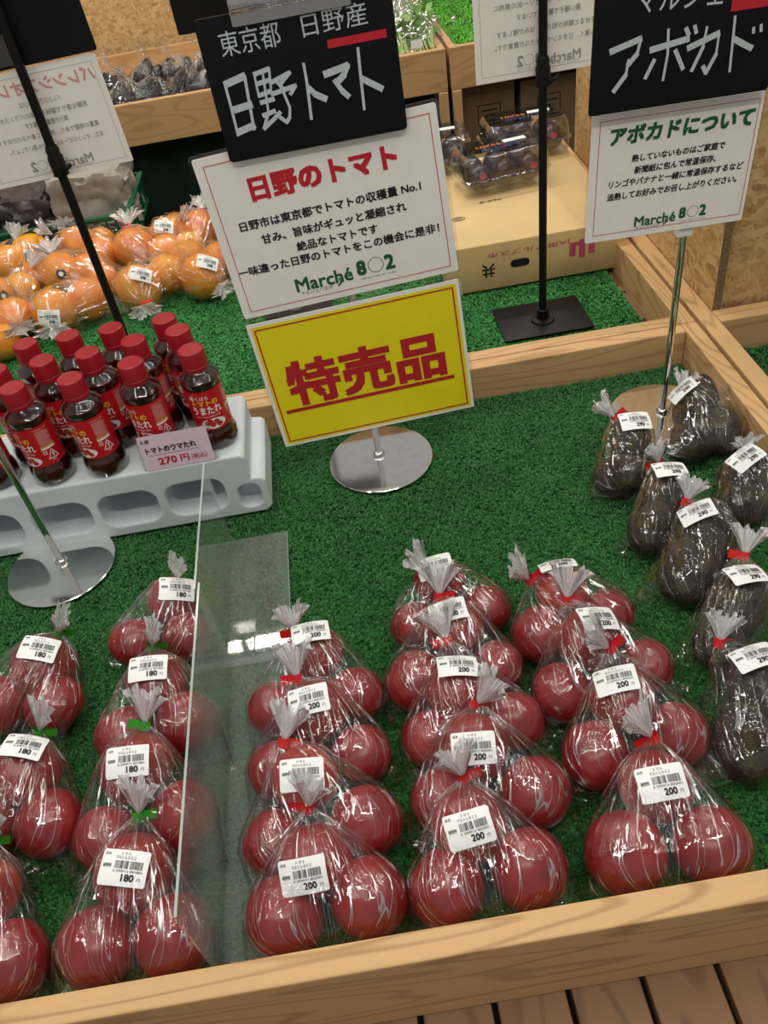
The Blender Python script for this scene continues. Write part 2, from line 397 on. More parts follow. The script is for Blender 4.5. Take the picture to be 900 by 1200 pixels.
class Ink:
    """flat print in (u right, v DOWN) metres; overlapping pieces get thin successive layers"""
    def __init__(s): s.v = []; s.f = []; s.l = []; s.n = 0
    def poly(s, pts, layer=None):
        o = len(s.v); s.v += list(pts); s.f.append(tuple(range(o, o + len(pts)))); s.l += [s.n if layer is None else layer] * len(pts); return s
    def rect(s, u0, v0, u1, v1): return s.poly([(u0, v0), (u0, v1), (u1, v1), (u1, v0)])
    def frame(s, u0, v0, u1, v1, t):
        s.rect(u0, v0, u1, v0 + t); s.rect(u0, v1 - t, u1, v1); s.rect(u0, v0 + t, u0 + t, v1 - t); s.rect(u1 - t, v0 + t, u1, v1 - t); return s
    def text(s, st, u0, vbase, wd, ht=None, weight=0.0, mirror=False, res=2, slope=0.0, shear=0.0):
        vs, fs, W, H = text2d(st, 0.0, res)
        g = weight * .6
        kx = wd / (W + 2 * g); ky = kx if ht is None else ht / (H + 2 * g)
        for q, (da, db) in enumerate([(0, 0)] + ([(-g, -g), (g, -g), (g, g), (-g, g)] if g else [])):
            o = len(s.v)
            for a, b in vs:
                a2 = (a + g + da); b2 = (b + g + db)
                u = a2 * kx + shear * b2 * ky; u = wd - u if mirror else u
                s.v.append((u0 + u, vbase - b2 * ky + slope * u)); s.l.append(q)
            for f in fs: s.f.append(tuple(i + o for i in (f[::-1] if mirror else f)))
        return s
    def stroke(s, pts, wd, nib=0.0):
        # ribbon with a chisel nib: horizontals come out thicker than verticals
        prev = None
        for (a, b) in zip(pts[:-1], pts[1:]):
            d = Vector((b[0] - a[0], b[1] - a[1])); L = d.length or 1e-6; d /= L
            t = (wd + nib * abs(d.x)) / 2; nx, ny = -d.y * t, d.x * t
            e = d * t * .35; s.n += 1
            s.poly([(a[0] - e.x + nx, a[1] - e.y + ny), (b[0] + e.x + nx, b[1] + e.y + ny), (b[0] + e.x - nx, b[1] + e.y - ny), (a[0] - e.x - nx, a[1] - e.y - ny)])
            if prev is not None:
                s.n += 1; s.disc(a[0], a[1], min(t, prev), min(t, prev), 12)
            prev = t
        return s
    def disc(s, u, v, ru, rv, n=24): return s.poly([(u + ru * cos(2 * pi * i / n), v - rv * sin(2 * pi * i / n)) for i in range(n)])
    def ring(s, u, v, ru, rv, t, n=28):
        for i in range(n):
            a, b = 2 * pi * i / n, 2 * pi * (i + 1) / n
            s.poly([(u + ru * cos(a), v - rv * sin(a)), (u + ru * cos(b), v - rv * sin(b)), (u + (ru - t) * cos(b), v - (rv - t) * sin(b)), (u + (ru - t) * cos(a), v - (rv - t) * sin(a))])
        return s
    def put(s, name, mat, parent, fn, label=None):
        mb = MB(); mb.v = [tuple(fn(u, v, l * LAY)) for (u, v), l in zip(s.v, s.l)]; mb.f = s.f
        return part(name, mb, mat, parent, world=False, label=label)

# ---------------------------------------------------------------- setting below the trays
o = part('floor', MB().box(-6, 6, -3, 7, -.80, -.76), 'dark_floor'); o['kind'] = 'structure'
o = part('wall_back', MB().box(-5, 5, 6.8, 6.9, -.76, 2.2), 'dark_cloth'); o['kind'] = 'structure'
o = part('wall_left', MB().box(-5.1, -5, -3, 6.9, -.76, 2.2), 'paper_back'); o['kind'] = 'structure'

# slatted table under the front tray
base = thing('slatted_table', 'brown slatted wooden table under the front tray, boards with dark gaps', 'table', (0, .6, -.76))
xs = -1.3; i = 0
pitch = .0724
x = .0224 - 15 * pitch
sl = mesh('slat', MB().box(-.0332, .0332, -.72, .46, -.018, 0, .0015), 'slat_y')
nail = mesh('nail_head', MB().lathe([(.0022, 0), (.0022, .0008)], n=8), 'ink_black')
while x < .95:
    so = link('slat', sl, base, (x + pitch / 2, .08, .76 - .078))
    if abs(x) < .45:
        for dx in (-.018, .018): link('nail_head', nail, so, (dx, -.62 + .12, .0))
    x += pitch
for y in (.12, .98):
    part('table_beam', MB().box(-1.3, .95, y, y + .05, -.14, -.0975), 'slat_x', base)
for x in (-1.2, .85):
    for y in (.15, 1.0):
        part('leg', MB().box(x, x + .05, y, y + .05, -.76, -.14), 'slat_z', base)

# ---------------------------------------------------------------- front tray
TR = .002
ft = thing('display_tray', 'front wooden display tray of pine rails holding the tomatoes and avocados', 'tray', (-.2, .7, -.078))
part('front_rail', MB().box(-1.10, .568, .262, .288, -.077, .06, TR), 'pine_x', ft)
part('rear_rail', MB().box(-1.10, .5415, 1.14, 1.165, -.077, .06, TR), 'pine_x', ft)
part('side_rail', MB().box(.542, .568, .289, 1.165, -.077, .06, TR), 'pine_y', ft)
part('side_rail', MB().box(-1.127, -1.101, .262, 1.165, -.077, .06, TR), 'pine_y', ft)
part('tray_bottom', MB().box(-1.10, .5415, .289, 1.139, -.020, -.006), 'slat_x', ft)

BL = None
def turf(name, label, x0, x1, y0, y1, z, dens, blade='turf_blade', size=1.0):
    mb = MB(); nx, ny = 24, 18; vs = []
    for j in range(ny + 1):
        for i in range(nx + 1):
            X = x0 + (x1 - x0) * i / nx; Y = y0 + (y1 - y0) * j / ny
            vs.append((X, Y, z - .003))
    fs = [(j * (nx + 1) + i, j * (nx + 1) + i + 1, (j + 1) * (nx + 1) + i + 1, (j + 1) * (nx + 1) + i) for j in range(ny) for i in range(nx)]
    mb.add(vs, fs)
    mb.box(x0, x1, y0, y1, z - .006, z - .0035)
    o = part(name, mb, 'turf_backing'); o['kind'] = 'stuff'; tag(o, label, 'artificial grass')
    global BL
    if BL != blade:
        t = MB()
        for k in range(6):
            a = random.uniform(0, 2 * pi); r = random.uniform(0, .0016); lean = random.uniform(.001, .0045); h = random.uniform(.0035, .0062); wd = .0006
            bx, by = r * cos(a), r * sin(a); b = random.uniform(0, 2 * pi); dx, dy = cos(b), sin(b); px, py = -dy * wd, dx * wd
            t.add([(bx - px, by - py, 0), (bx + px, by + py, 0), (bx + dx * lean * .4 + px, by + dy * lean * .4 + py, h * .6), (bx + dx * lean * .4 - px, by + dy * lean * .4 - py, h * .6),
                   (bx + dx * lean + px * .5, by + dy * lean + py * .5, h), (bx + dx * lean - px * .5, by + dy * lean - py * .5, h)], [(0, 1, 2, 3), (3, 2, 4, 5)])
        BL = blade; me = mesh('grass_tuft', t, blade)
        global TUFT; TUFT = bpy.data.objects.new('grass_tuft', me)
    g = bpy.data.node_groups.new('turf_pile', 'GeometryNodeTree')
    g.interface.new_socket('Geometry', in_out='INPUT', socket_type='NodeSocketGeometry')
    g.interface.new_socket('Geometry', in_out='OUTPUT', socket_type='NodeSocketGeometry')
    N = g.nodes; gi = N.new('NodeGroupInput'); go = N.new('NodeGroupOutput')
    d = N.new('GeometryNodeDistributePointsOnFaces'); d.inputs['Density'].default_value = dens
    nrm = N.new('GeometryNodeInputNormal'); sx = N.new('ShaderNodeSeparateXYZ'); cp = N.new('FunctionNodeCompare'); cp.inputs[1].default_value = .5
    pos = N.new('GeometryNodeInputPosition'); sp = N.new('ShaderNodeSeparateXYZ'); cp.data_type = 'FLOAT'; cp.operation = 'GREATER_THAN'
    g.links.new(pos.outputs[0], sp.inputs[0]); g.links.new(sp.outputs[2], cp.inputs[0]); cp.inputs[1].default_value = z - .0032
    g.links.new(cp.outputs[0], d.inputs['Selection'])
    oi = N.new('GeometryNodeObjectInfo'); oi.inputs['Object'].default_value = TUFT
    ins = N.new('GeometryNodeInstanceOnPoints')
    rv = N.new('FunctionNodeRandomValue'); rv.data_type = 'FLOAT_VECTOR'; rv.inputs[0].default_value = (-.15, -.15, 0); rv.inputs[1].default_value = (.15, .15, 6.28)
    rs = N.new('FunctionNodeRandomValue'); rs.data_type = 'FLOAT'; rs.inputs[2].default_value = .75 * size; rs.inputs[3].default_value = 1.3 * size
    j = N.new('GeometryNodeJoinGeometry')
    g.links.new(gi.outputs[0], d.inputs[0]); g.links.new(d.outputs[0], ins.inputs['Points']); g.links.new(oi.outputs['Geometry'], ins.inputs['Instance'])
    g.links.new(rv.outputs[0], ins.inputs['Rotation']); g.links.new(rs.outputs[1], ins.inputs['Scale'])
    g.links.new(ins.outputs[0], j.inputs[0]); g.links.new(gi.outputs[0], j.inputs[0]); g.links.new(j.outputs[0], go.inputs[0])
    md = o.modifiers.new('pile', 'NODES'); md.node_group = g
    return o
turf('turf_mat', 'green artificial grass mat lining the front tray under the tomatoes', -1.0, .540, .290, 1.138, 0, 190000, size=.72)
turf('turf_mat', 'green artificial grass mat in the rear tray under the oranges', -1.0, .526, 1.194, 1.99, 0, 110000, blade='turf_blade_rear_lit', size=.9)
turf('turf_mat', 'strip of green artificial grass in the tray at the right edge of the photo', .605, 1.1, .3, 1.15, 0, 60000)

# ---------------------------------------------------------------- rear tray and right neighbour
rt = thing('display_tray', 'rear wooden display tray behind the signs, holding the oranges and cardboard box', 'tray', (-.2, 1.6, -.078))
part('front_rail', MB().box(-1.10, .541, 1.167, 1.193, -.077, .06, TR), 'pine_x', rt)
part('side_rail', MB().box(.542, .568, 1.167, 2.03, -.077, .06, TR), 'pine_y', rt)
part('rear_rail', MB().box(.22, .541, 2.004, 2.03, -.077, .06, TR), 'pine_x', rt)
y = 1.195; sy = mesh('slat', MB().box(-.86, .86, -.051, .051, -.010, 0, .001), 'slat_x')
while y < 1.96:
    link('slat', sy, rt, (-.32 + .2, y + .055 - 1.6, .078 - .0075)); y += .112
nt_ = thing('display_tray', 'neighbouring pine tray with a chipboard divider at the right edge', 'tray', (.8, 1.2, -.078))
part('side_rail', MB().box(.575, .604, .25, 2.3, -.077, .06, TR), 'pine_y', nt_)
part('cross_rail', MB().box(.605, 1.3, 1.152, 1.19, -.077, .06, TR), 'pine_x', nt_)
part('tray_bottom', MB().box(.605, 1.3, .26, 1.151, -.020, -.006), 'slat_x', nt_)
part('divider_panel', MB().box(.606, .620, 1.192, 2.0, -.02, .43), 'osb', nt_)
part('divider_edge', MB().box(.6062, .6198, 1.1905, 1.1918, .0, .43), 'osb_edge', nt_)
part('back_panel', MB().box(.622, 1.3, 1.205, 1.219, -.02, .43), 'osb', nt_)

# ---------------------------------------------------------------- shelf crates at the far back
def crate(name, label, x0, x1, z0=.10, z1=.21, y0=2.5, y1=3.1):
    t = thing(name, label, 'crate', ((x0 + x1) / 2, y0, z0))
    part('front_board', MB().box(x0, x1, y0, y0 + .02, z0, z1, TR), 'crate_x', t)
    part('rear_board', MB().box(x0, x1, y1 - .02, y1, z0, z1 + .01, TR), 'crate_x', t)
    part('side_board', MB().box(x0, x0 + .02, y0 + .021, y1 - .021, z0, z1, TR), 'crate_y', t)
    part('side_board', MB().box(x1 - .02, x1, y0 + .021, y1 - .021, z0, z1, TR), 'crate_y', t)
    part('crate_bottom', MB().box(x0 + .021, x1 - .021, y0 + .021, y1 - .021, z0, z0 + .012), 'crate_x', t)
    part('post', MB().box(x0 + .001, x0 + .028, y0 - .003, y0 + .018, -.76, z0 - .001, TR), 'crate_z', t)
    part('post', MB().box(x1 - .028, x1 - .001, y0 - .003, y0 + .018, -.76, z0 - .001, TR), 'crate_z', t)
    return t
crate('shelf_crate', 'long pine crate at the back holding bagged eggplants and greens', -1.3, .388)
crate('shelf_crate', 'pine crate lined with bright turf at the back, right of the greens', .398, 1.6, y1=3.8)
turf('turf_mat', 'bright green artificial grass mat in the far right crate', .42, 1.57, 2.525, 3.77, .165, 20000, 'turf_blade_bright', size=2)
t = part('back_panel', MB().box(-1.6, .36, 3.14, 3.155, -.2, 1.3), 'osb')
tag(t, 'tall chipboard panel standing behind the crate of bagged eggplants', 'panel')
# dark drape and boxes stored below the crates
mb = MB(); nx = 60
vs = []
for j in range(2):
    for i in range(nx + 1):
        vs.append((-1.3 + 1.66 * i / nx, 2.60 + .015 * sin(i * 1.3) + .008 * sin(i * 3.1), -.7 if j == 0 else .098))
mb.add(vs, [(i, i + 1, nx + 2 + i, nx + 1 + i) for i in range(nx)])
tag(part('dark_drape', mb, 'dark_cloth', smooth=True), 'dark green cloth hanging in the shade below the back crate', 'cloth')
for i, (a, b_, lab) in enumerate([(.43, .60, 'dark cardboard carton under the back crate, leftmost of three'), (.61, .86, 'dark cardboard carton under the back crate, middle of three'), (.87, 1.15, 'dark cardboard carton with handle slot under the back crate, rightmost')]):
    t = thing('cardboard_carton', lab, 'box', ((a + b_) / 2, 2.7, -.2), group='cartons under the back crates')
    part('carton_body', MB().box(a, b_ - .008, 2.56, 2.9, -.2, .085 - .01 * i, .002), 'cardboard_shaded', t)
    ik = Ink(); ik.frame(.02, .03, .09, .09, .003); ik.rect(.03, .045, .08, .05); ik.rect(.03, .06, .07, .065); ik.rect(.03, .075, .075, .08)
    ox, oy, oz = t.location
    ik.put('print', 'ink_black', t, lambda u, v, o: (a + .03 + u - ox, 2.5594 - oy, .06 - v - oz))
    if i == 2: part('handle_slot', MB().box(a + .05, a + .2, 2.5585, 2.5599, .0, .02), 'dark_hole', t)
t = thing('storage_shelf', 'dark wooden shelf carrying the cartons below the back crates', 'shelf', (.9, 2.7, -.22))
part('shelf_board', MB().box(.43, 1.6, 2.52, 3.1, -.222, -.2015), 'slat_x', t)
for xx in (.45, 1.5): part('leg', MB().box(xx, xx + .04, 2.7, 2.74, -.76, -.2225), 'slat_z', t)

# ---------------------------------------------------------------- acrylic divider
for (y0, y1, hh, xo, lab) in [(.295, .668, .150, 0.0, 'front clear acrylic L-shaped divider between the 180 yen and 200 yen tomatoes'),
                          (.655, .886, .154, -.0035, 'rear clear acrylic L-shaped divider standing beside the foam block')]:
    t = thing('acrylic_divider', lab, 'divider', (-.222 + xo, (y0 + y1) / 2, .004), group='clear acrylic dividers')
    zb = .0045 if xo == 0 else .0065
    part('upright_plate', MB().box(-.2235 + xo, -.2215 + xo, y0, y1, zb, hh), 'acrylic', t)
    part('base_plate', MB().box(-.2214 + xo, -.1445, y0, y1, zb, zb + .0018), 'acrylic', t)
    part('polished_edge', MB().box(-.2237 + xo, -.2213 + xo, y0, y1, hh, hh + .0006), 'acrylic_edge', t)
    part('polished_edge', MB().box(-.1444, -.1438, y0, y1, zb, zb + .0018), 'acrylic_edge', t)

# ---------------------------------------------------------------- foam block (inverted foam tray) with pockets
def foam_block():
    mb = MB()
    bm = bmesh.new()
    # front outline extruded along y
    out = [(-.66, 0), (-.171, 0), (-.163, .008), (-.163, .058), (-.168, .064), (-.183, .066), (-.183, .104), (-.189, .110), (-.66, .110)]
    vf = [bm.verts.new((a, .943, b)) for a, b in out]
    f = bm.faces.new(vf)
    r = bmesh.ops.extrude_face_region(bm, geom=[f])
    for v in r['geom']:
        if isinstance(v, bmesh.types.BMVert): v.co.y = 1.10
    bmesh.ops.recalc_face_normals(bm, faces=bm.faces[:])
    me = bpy.data.meshes.new('foam_body'); bm.to_mesh(me); bm.free()
    a = bpy.data.objects.new('foam_tmp', me); COL.objects.link(a)
    cb = bmesh.new()
    def pocket(x0, x1, z0, z1, d, r, side=False):
        n = 6; pts = []
        for (cx, cz, a0) in ((x1 - r, z1 - r, 0), (x0 + r, z1 - r, pi / 2), (x0 + r, z0 + r, pi), (x1 - r, z0 + r, 1.5 * pi)):
            for k in range(n + 1):
                aa = a0 + pi / 2 * k / n; pts.append((cx + r * cos(aa), cz + r * sin(aa)))
        cx, cz = (x0 + x1) / 2, (z0 + z1) / 2
        A = [cb.verts.new((p[0], .93, p[1])) for p in pts]
        B = [cb.verts.new((cx + (p[0] - cx) * .9, .943 + d, cz + (p[1] - cz) * .9)) for p in pts]
        cb.faces.new(A); cb.faces.new(B[::-1])
        for k in range(len(pts)): cb.faces.new((A[k], B[k], B[(k + 1) % len(pts)], A[(k + 1) % len(pts)]))
    for x0 in (-.617, -.512, -.412, -.312): pocket(x0, x0 + .088, .018, .078, .085, .022)
    pocket(-.208, -.174, .012, .056, .03, .014)
    bmesh.ops.recalc_face_normals(cb, faces=cb.faces[:])
    mc = bpy.data.meshes.new('cut'); cb.to_mesh(mc); cb.free()
    c = bpy.data.objects.new('cut_tmp', mc); COL.objects.link(c)
    md = a.modifiers.new('b', 'BOOLEAN'); md.operation = 'DIFFERENCE'; md.object = c; md.solver = 'EXACT'
    bv = a.modifiers.new('v', 'BEVEL'); bv.width = .003; bv.segments = 2; bv.angle_limit = radians(40)
    bpy.context.view_layer.update()
    me2 = bpy.data.meshes.new_from_object(a.evaluated_get(bpy.context.evaluated_depsgraph_get()))
    bpy.data.objects.remove(a); bpy.data.objects.remove(c)
    me2.materials.clear(); me2.materials.append(MATS['foam'])
    me2.transform(Matrix.Translation((.4, -1.02, -.004)))
    o = link('foam_block', me2, None, (-.4, 1.02, .0085))
    tag(o, 'white foam block with rounded pockets carrying the red-capped sauce bottles', 'foam block')
foam_block()
FT = .1145   # top of the foam

# ---------------------------------------------------------------- sauce bottles
def cyl_put(ik, name, mat, parent, R, zc):
    mb = MB()
    mb.v = [((R + l * LAY) * sin(u / R), -(R + l * LAY) * cos(u / R), zc - v) for (u, v), l in zip(ik.v, ik.l)]; mb.f = ik.f
    return part(name, mb, mat, parent, world=False)
def subdivided(ik, maxw=.005):
    # cut wide polygons of an Ink into strips so they can wrap round a bottle
    bm = bmesh.new(); vs = [bm.verts.new((u, v, l)) for (u, v), l in zip(ik.v, ik.l)]
    for f in ik.f:
        try: bm.faces.new([vs[i] for i in f])
        except ValueError: pass
    us = [u for u, v in ik.v]; x = min(us) + maxw
    while x < max(us):
        bmesh.ops.bisect_plane(bm, geom=bm.verts[:] + bm.edges[:] + bm.faces[:], plane_co=(x, 0, 0), plane_no=(1, 0, 0)); x += maxw
    bm.verts.ensure_lookup_table(); bm.verts.index_update()
    r = Ink(); r.v = [(v.co.x, v.co.y) for v in bm.verts]; r.l = [v.co.z for v in bm.verts]; r.f = [tuple(v.index for v in f.verts) for f in bm.faces]; bm.free()
    return r
def make_bottle():
    t = thing('sauce_bottle', 'tmp', 'bottle')
    prof = [(.020, 0), (.0275, .002), (.0305, .010), (.0305, .020), (.0285, .029), (.0262, .034), (.0262, .100), (.0285, .104), (.0285, .112), (.0245, .1165), (.0165, .122), (.0150, .1245), (.0150, .130)]
    part('glass', MB().lathe(prof, n=36), 'bottle_glass', t, 'auto', uv=[(i % 36 / 36, i // 36 / 13) for i in range(len(prof) * 36)])
    p2 = [(max(r - .0012, .01), z + .001) for r, z in prof if z < .11] + [(.027, .1095)]
    part('sauce', MB().lathe(p2, n=28), 'sauce', t, 'auto')
    p3 = [(.0172, .1225), (.0178, .124), (.0178, .129), (.0172, .1295), (.0172, .1305), (.0180, .131), (.0178, .149), (.0172, .1515), (.0158, .1525), (.0150, .1518)]
    part('cap', MB().lathe(p3, n=48, rf=lambda r, z, a: r - (.00025 if z > .132 and z < .149 and int(a * 48 / 2 / pi + .5) % 2 else 0)), 'red_cap', t, 'auto')
    L = MB().lathe([(.0266, .035), (.0266, .099)], n=40, caps=False)
    lb = part('wrap_label', L, 'bottle_label', t, True)
    R = .0268
    w_ = Ink(); w_.text('くばら', -.012, .0175, .018, weight=.02); w_.ring(-.0175, .0145, .0035, .0035, .001); w_.disc(-.0175, .0145, .0015, .0015)
    w_.text('うまたれ', -.021, .0415, .042, .013, weight=.04)
    w_.text('まるごと仕込み 熟成果汁使用', -.019, .0465, .036, .0026)
    yy = Ink(); yy.text('トマトの', -.018, .0275, .036, .009, weight=.04)
    zc = .103
    cyl_put(w_, 'lettering', 'label_white', lb, R, zc); cyl_put(yy, 'lettering', 'label_yellow', lb, R, zc)
    pl = Ink(); pl.disc(.004, .0575, .018, .0085); cyl_put(subdivided(pl), 'dish_picture', 'label_white', lb, R, zc)
    rd = Ink()
    for (a, b_) in ((-.005, .056), (.002, .059), (.008, .055), (.012, .060), (-.001, .053)): rd.disc(a, b_, .0045, .004, 10)
    cyl_put(subdivided(rd), 'dish_picture', 'dish_red', lb, R + .0002, zc)
    gr = Ink()
    for (a, b_) in ((-.003, .0545), (.006, .0575), (.011, .056)): gr.disc(a, b_, .0018, .0014, 8)
    cyl_put(gr, 'dish_picture', 'dish_green', lb, R + .0004, zc)
    # side panel: fine print, gold bar, recycling mark
    s_ = Ink(); s_.text('「うまたれ」とは', .028, .0105, .020, .0026)
    for k in range(8): s_.rect(.029, .013 + k * .0028, .029 + (.019 if k % 3 else .015), .0136 + k * .0028)
    s_.text('1', .0395, .0555, .002, .006, weight=.03)
    tri = [(.040, .0445), (.0475, .058), (.0325, .058)]
    for a, b_ in ((0, 1), (1, 2), (2, 0)): s_.stroke([tri[a], tri[b_]], .0012)
    s_.frame(.0285, .0440, .0345 - .001, .0495, .0007); s_.text('プラ', .0293, .0485, .0033, .003)
    s_.text('PET', .037, .0625, .006, .0026)
    s_.rect(.028, .039, .048, .042)
    cyl_put(subdivided(s_), 'fine_print', 'label_white', lb, R, zc)
    g_ = Ink(); g_.rect(.028, .0355, .048, .039); cyl_put(subdivided(g_), 'gold_band', 'label_gold', lb, R, zc)
    return t
def copy_tree(o, parent=None):
    c = o.copy(); COL.objects.link(c); c.parent = parent
    for ch in list(o.children): copy_tree(ch, c)
    return c
bp = make_bottle()
bz = FT + .0003
BOT = [(-.458, .974, -.72, 'front row, second sauce bottle from the left'), (-.380, .972, -.70, 'front row, third sauce bottle from the left'),
       (-.300, .985, -.62, 'front row sauce bottle just left of the pink price card'), (-.2185, .992, .06, 'front right sauce bottle at the corner, right of the price card'),
       (-.5405, .985, -.6, 'front row, leftmost sauce bottle cut by the frame'),
       (-.495, 1.030, -.3, 'middle row, leftmost sauce bottle, half out of frame'), (-.430, 1.034, -.3, 'middle row, second sauce bottle from the left'),
       (-.366, 1.034, -.3, 'middle row, third sauce bottle from the left'), (-.303, 1.046, -.2, 'middle row, fourth sauce bottle from the left'),
       (-.241, 1.053, -.5, 'middle row, rightmost sauce bottle, behind the corner bottle'),
       (-.466, 1.092, -.2, 'back row, leftmost red-capped sauce bottle'), (-.404, 1.096, -.2, 'back row, second sauce bottle from the left'),
       (-.3415, 1.099, -.2, 'back row, third sauce bottle from the left'), (-.264, 1.114, -.3, 'back row, rightmost red-capped sauce bottle, nearest the turf')]
for i, (x, y, rz, lab) in enumerate(BOT):
    b_ = bp if i == 0 else copy_tree(bp)
    b_.location = (x, min(y, 1.0945), bz); b_.rotation_euler = (0, 0, rz); b_['label'] = lab; b_['group'] = 'tomato sauce bottles on the foam block'

# ---------------------------------------------------------------- flat signs
class Plate:
    """local frame of a flat sheet facing -y (towards the viewer)"""
    def __init__(s, tl, ang, y, tilt=0.0):
        a = radians(ang); s.o = Vector((tl[0], y, tl[1])); s.U = Vector((cos(a), 0, sin(a)))
        s.V = Vector((sin(a), 0, -cos(a)))
        if tilt: s.V = Matrix.Rotation(tilt, 3, s.U) @ s.V
        s.N = s.U.cross(s.V) * -1     # towards the viewer
        if s.N.y > 0: s.N = -s.N
    def at(s, u, v, off=0.0): return s.o + s.U * u + s.V * v + s.N * off
    def slab(s, u0, v0, u1, v1, o0, o1, r=0.0, n=5):
        pts = []
        if r > 0:
            for (cu, cv, a0) in ((u1 - r, v0 + r, -pi / 2), (u1 - r, v1 - r, 0), (u0 + r, v1 - r, pi / 2), (u0 + r, v0 + r, pi)):
                for k in range(n + 1):
                    a = a0 + pi / 2 * k / n; pts.append((cu + r * cos(a), cv + r * sin(a)))
        else: pts = [(u0, v0), (u1, v0), (u1, v1), (u0, v1)]
        m = len(pts); mb = MB()
        mb.add([s.at(a, b, o1) for a, b in pts] + [s.at(a, b, o0) for a, b in pts],
               [tuple(range(m))[::-1], tuple(range(m, 2 * m))] + [(i, (i + 1) % m, m + (i + 1) % m, m + i) for i in range(m)])
        return mb
def sign(name, label, cat, P, w_, h_, mat, group=None, lam=.004, r=.003, thick=.0006):
    c = P.at(w_ / 2, h_)
    t = thing(name, label, cat, c, group)
    pm = 'board' if 'board' in name else 'paper_sheet'
    sh = part(pm, P.slab(0, 0, w_, h_, 0, thick, r), mat, t)
    if lam: part('laminate', P.slab(-lam, -lam, w_ + lam, h_ + lam, -.0006, -.0001, .006), 'clear_sheet', t)
    t['_c'] = list(c); return t
def ink_on(ik, P, t, mat, name='lettering', off=.001, label=None):
    c = Vector(t['_c']); return ik.put(name, mat, t, lambda u, v, o: P.at(u, v, off + o) - c, label)
def marche(P, t, u0, vb, wd, gmat='ink_green', mirror=False, off=.001, kmat='ink_grey'):
    """shop logo: Marché 8O2 with the small lines under it; u0, vb = left end of baseline, wd = full width"""
    k = wd / .135
    g = Ink(); X = lambda a, w2: (u0 + wd - (a + w2) * k) if mirror else (u0 + a * k)
    g.text('Marché', X(0, .077), vb + .003 * k, .077 * k, .019 * k, weight=.035, mirror=mirror)
    g.text('8', X(.083, .013), vb, .013 * k, .021 * k, weight=.06, mirror=mirror)
    g.ring(X(.109, 0), vb - .0105 * k, .0105 * k, .0105 * k, .0008 * k)
    g.text('2', X(.121, .013), vb, .013 * k, .021 * k, weight=.06, mirror=mirror)
    # looped h tail
    pts = [(.0585, -.004), (.0595, .003), (.055, .0065)]
    g.stroke([(X(a, 0), vb + b * k) for a, b in pts], .0022 * k)
    ink_on(g, P, t, gmat, 'logo', off)
    s_ = Ink(); s_.text('PRODUCED BY CLÉA', X(.087, .047), vb + .006 * k, .047 * k, .0026 * k, mirror=mirror)
    s_.text('マルシェ八王子', X(.004, .044), vb + .0085 * k, .044 * k, .0052 * k, mirror=mirror)
    ink_on(s_, P, t, kmat, 'lettering', off)
# main sign group -------------------------------------------------
P = Plate((-.152, .496), 3.33, 1.015)
t = sign('paper_sign', 'white laminated sign with red heading about local tomatoes, above the yellow sign', 'sign', P, .294, .213, 'paper')
ik = Ink(); ik.frame(.0109, .0100, .2850, .2045, .0009); ink_on(ik, P, t, 'ink_dark_red', 'border_line')
ik = Ink(); ik.text('日野のトマト', .0563, .0640, .183, .030, weight=.075); ink_on(ik, P, t, 'ink_red')
ik = Ink()
ik.text('日野市は東京都でトマトの収穫量 No.1', .031, .0965, .231, .0128, weight=.045)
ik.text('甘み、旨味がギュッと凝縮され', .053, .1178, .187, .0128, weight=.045)
ik.text('絶品なトマトです', .0935, .1373, .106, .0128, weight=.045)
ik.text('一味違った日野のトマトをこの機会に是非！', .0110, .1548, .266, .0128, weight=.045)
ink_on(ik, P, t, 'ink_black'); marche(P, t, .0785, .1890, .135)
P = Plate((-.141, .274), 2.75, 1.015)
t = sign('paper_sign', 'yellow laminated sale sign with big red characters, lowest on the centre stand', 'sign', P, .294, .212, 'paper', r=.001)
ik = Ink(); ik.rect(.005, .0055, .2895, .2075); ink_on(ik, P, t, 'yellow_paper', 'yellow_field', .0009)
ik = Ink(); ik.frame(.0085, .0095, .2855, .2040, .0020); ink_on(ik, P, t, 'ink_dark_red', 'border_line', .0013)
ik = Ink(); ik.text('特売品', .0305, .1450, .231, .0765, weight=.06, res=3); ik.rect(.0175, .1475, .2705, .1535); ink_on(ik, P, t, 'ink_dark_red', 'lettering', .0013)
P = Plate((-.109, .636), .9, 1.009)
t = sign('chalk_board', 'black board hand-lettered in white for tomatoes, clipped atop the centre stand', 'sign', P, .212, .148, 'black_board', lam=0, r=.005, thick=.002)
ik = Ink()
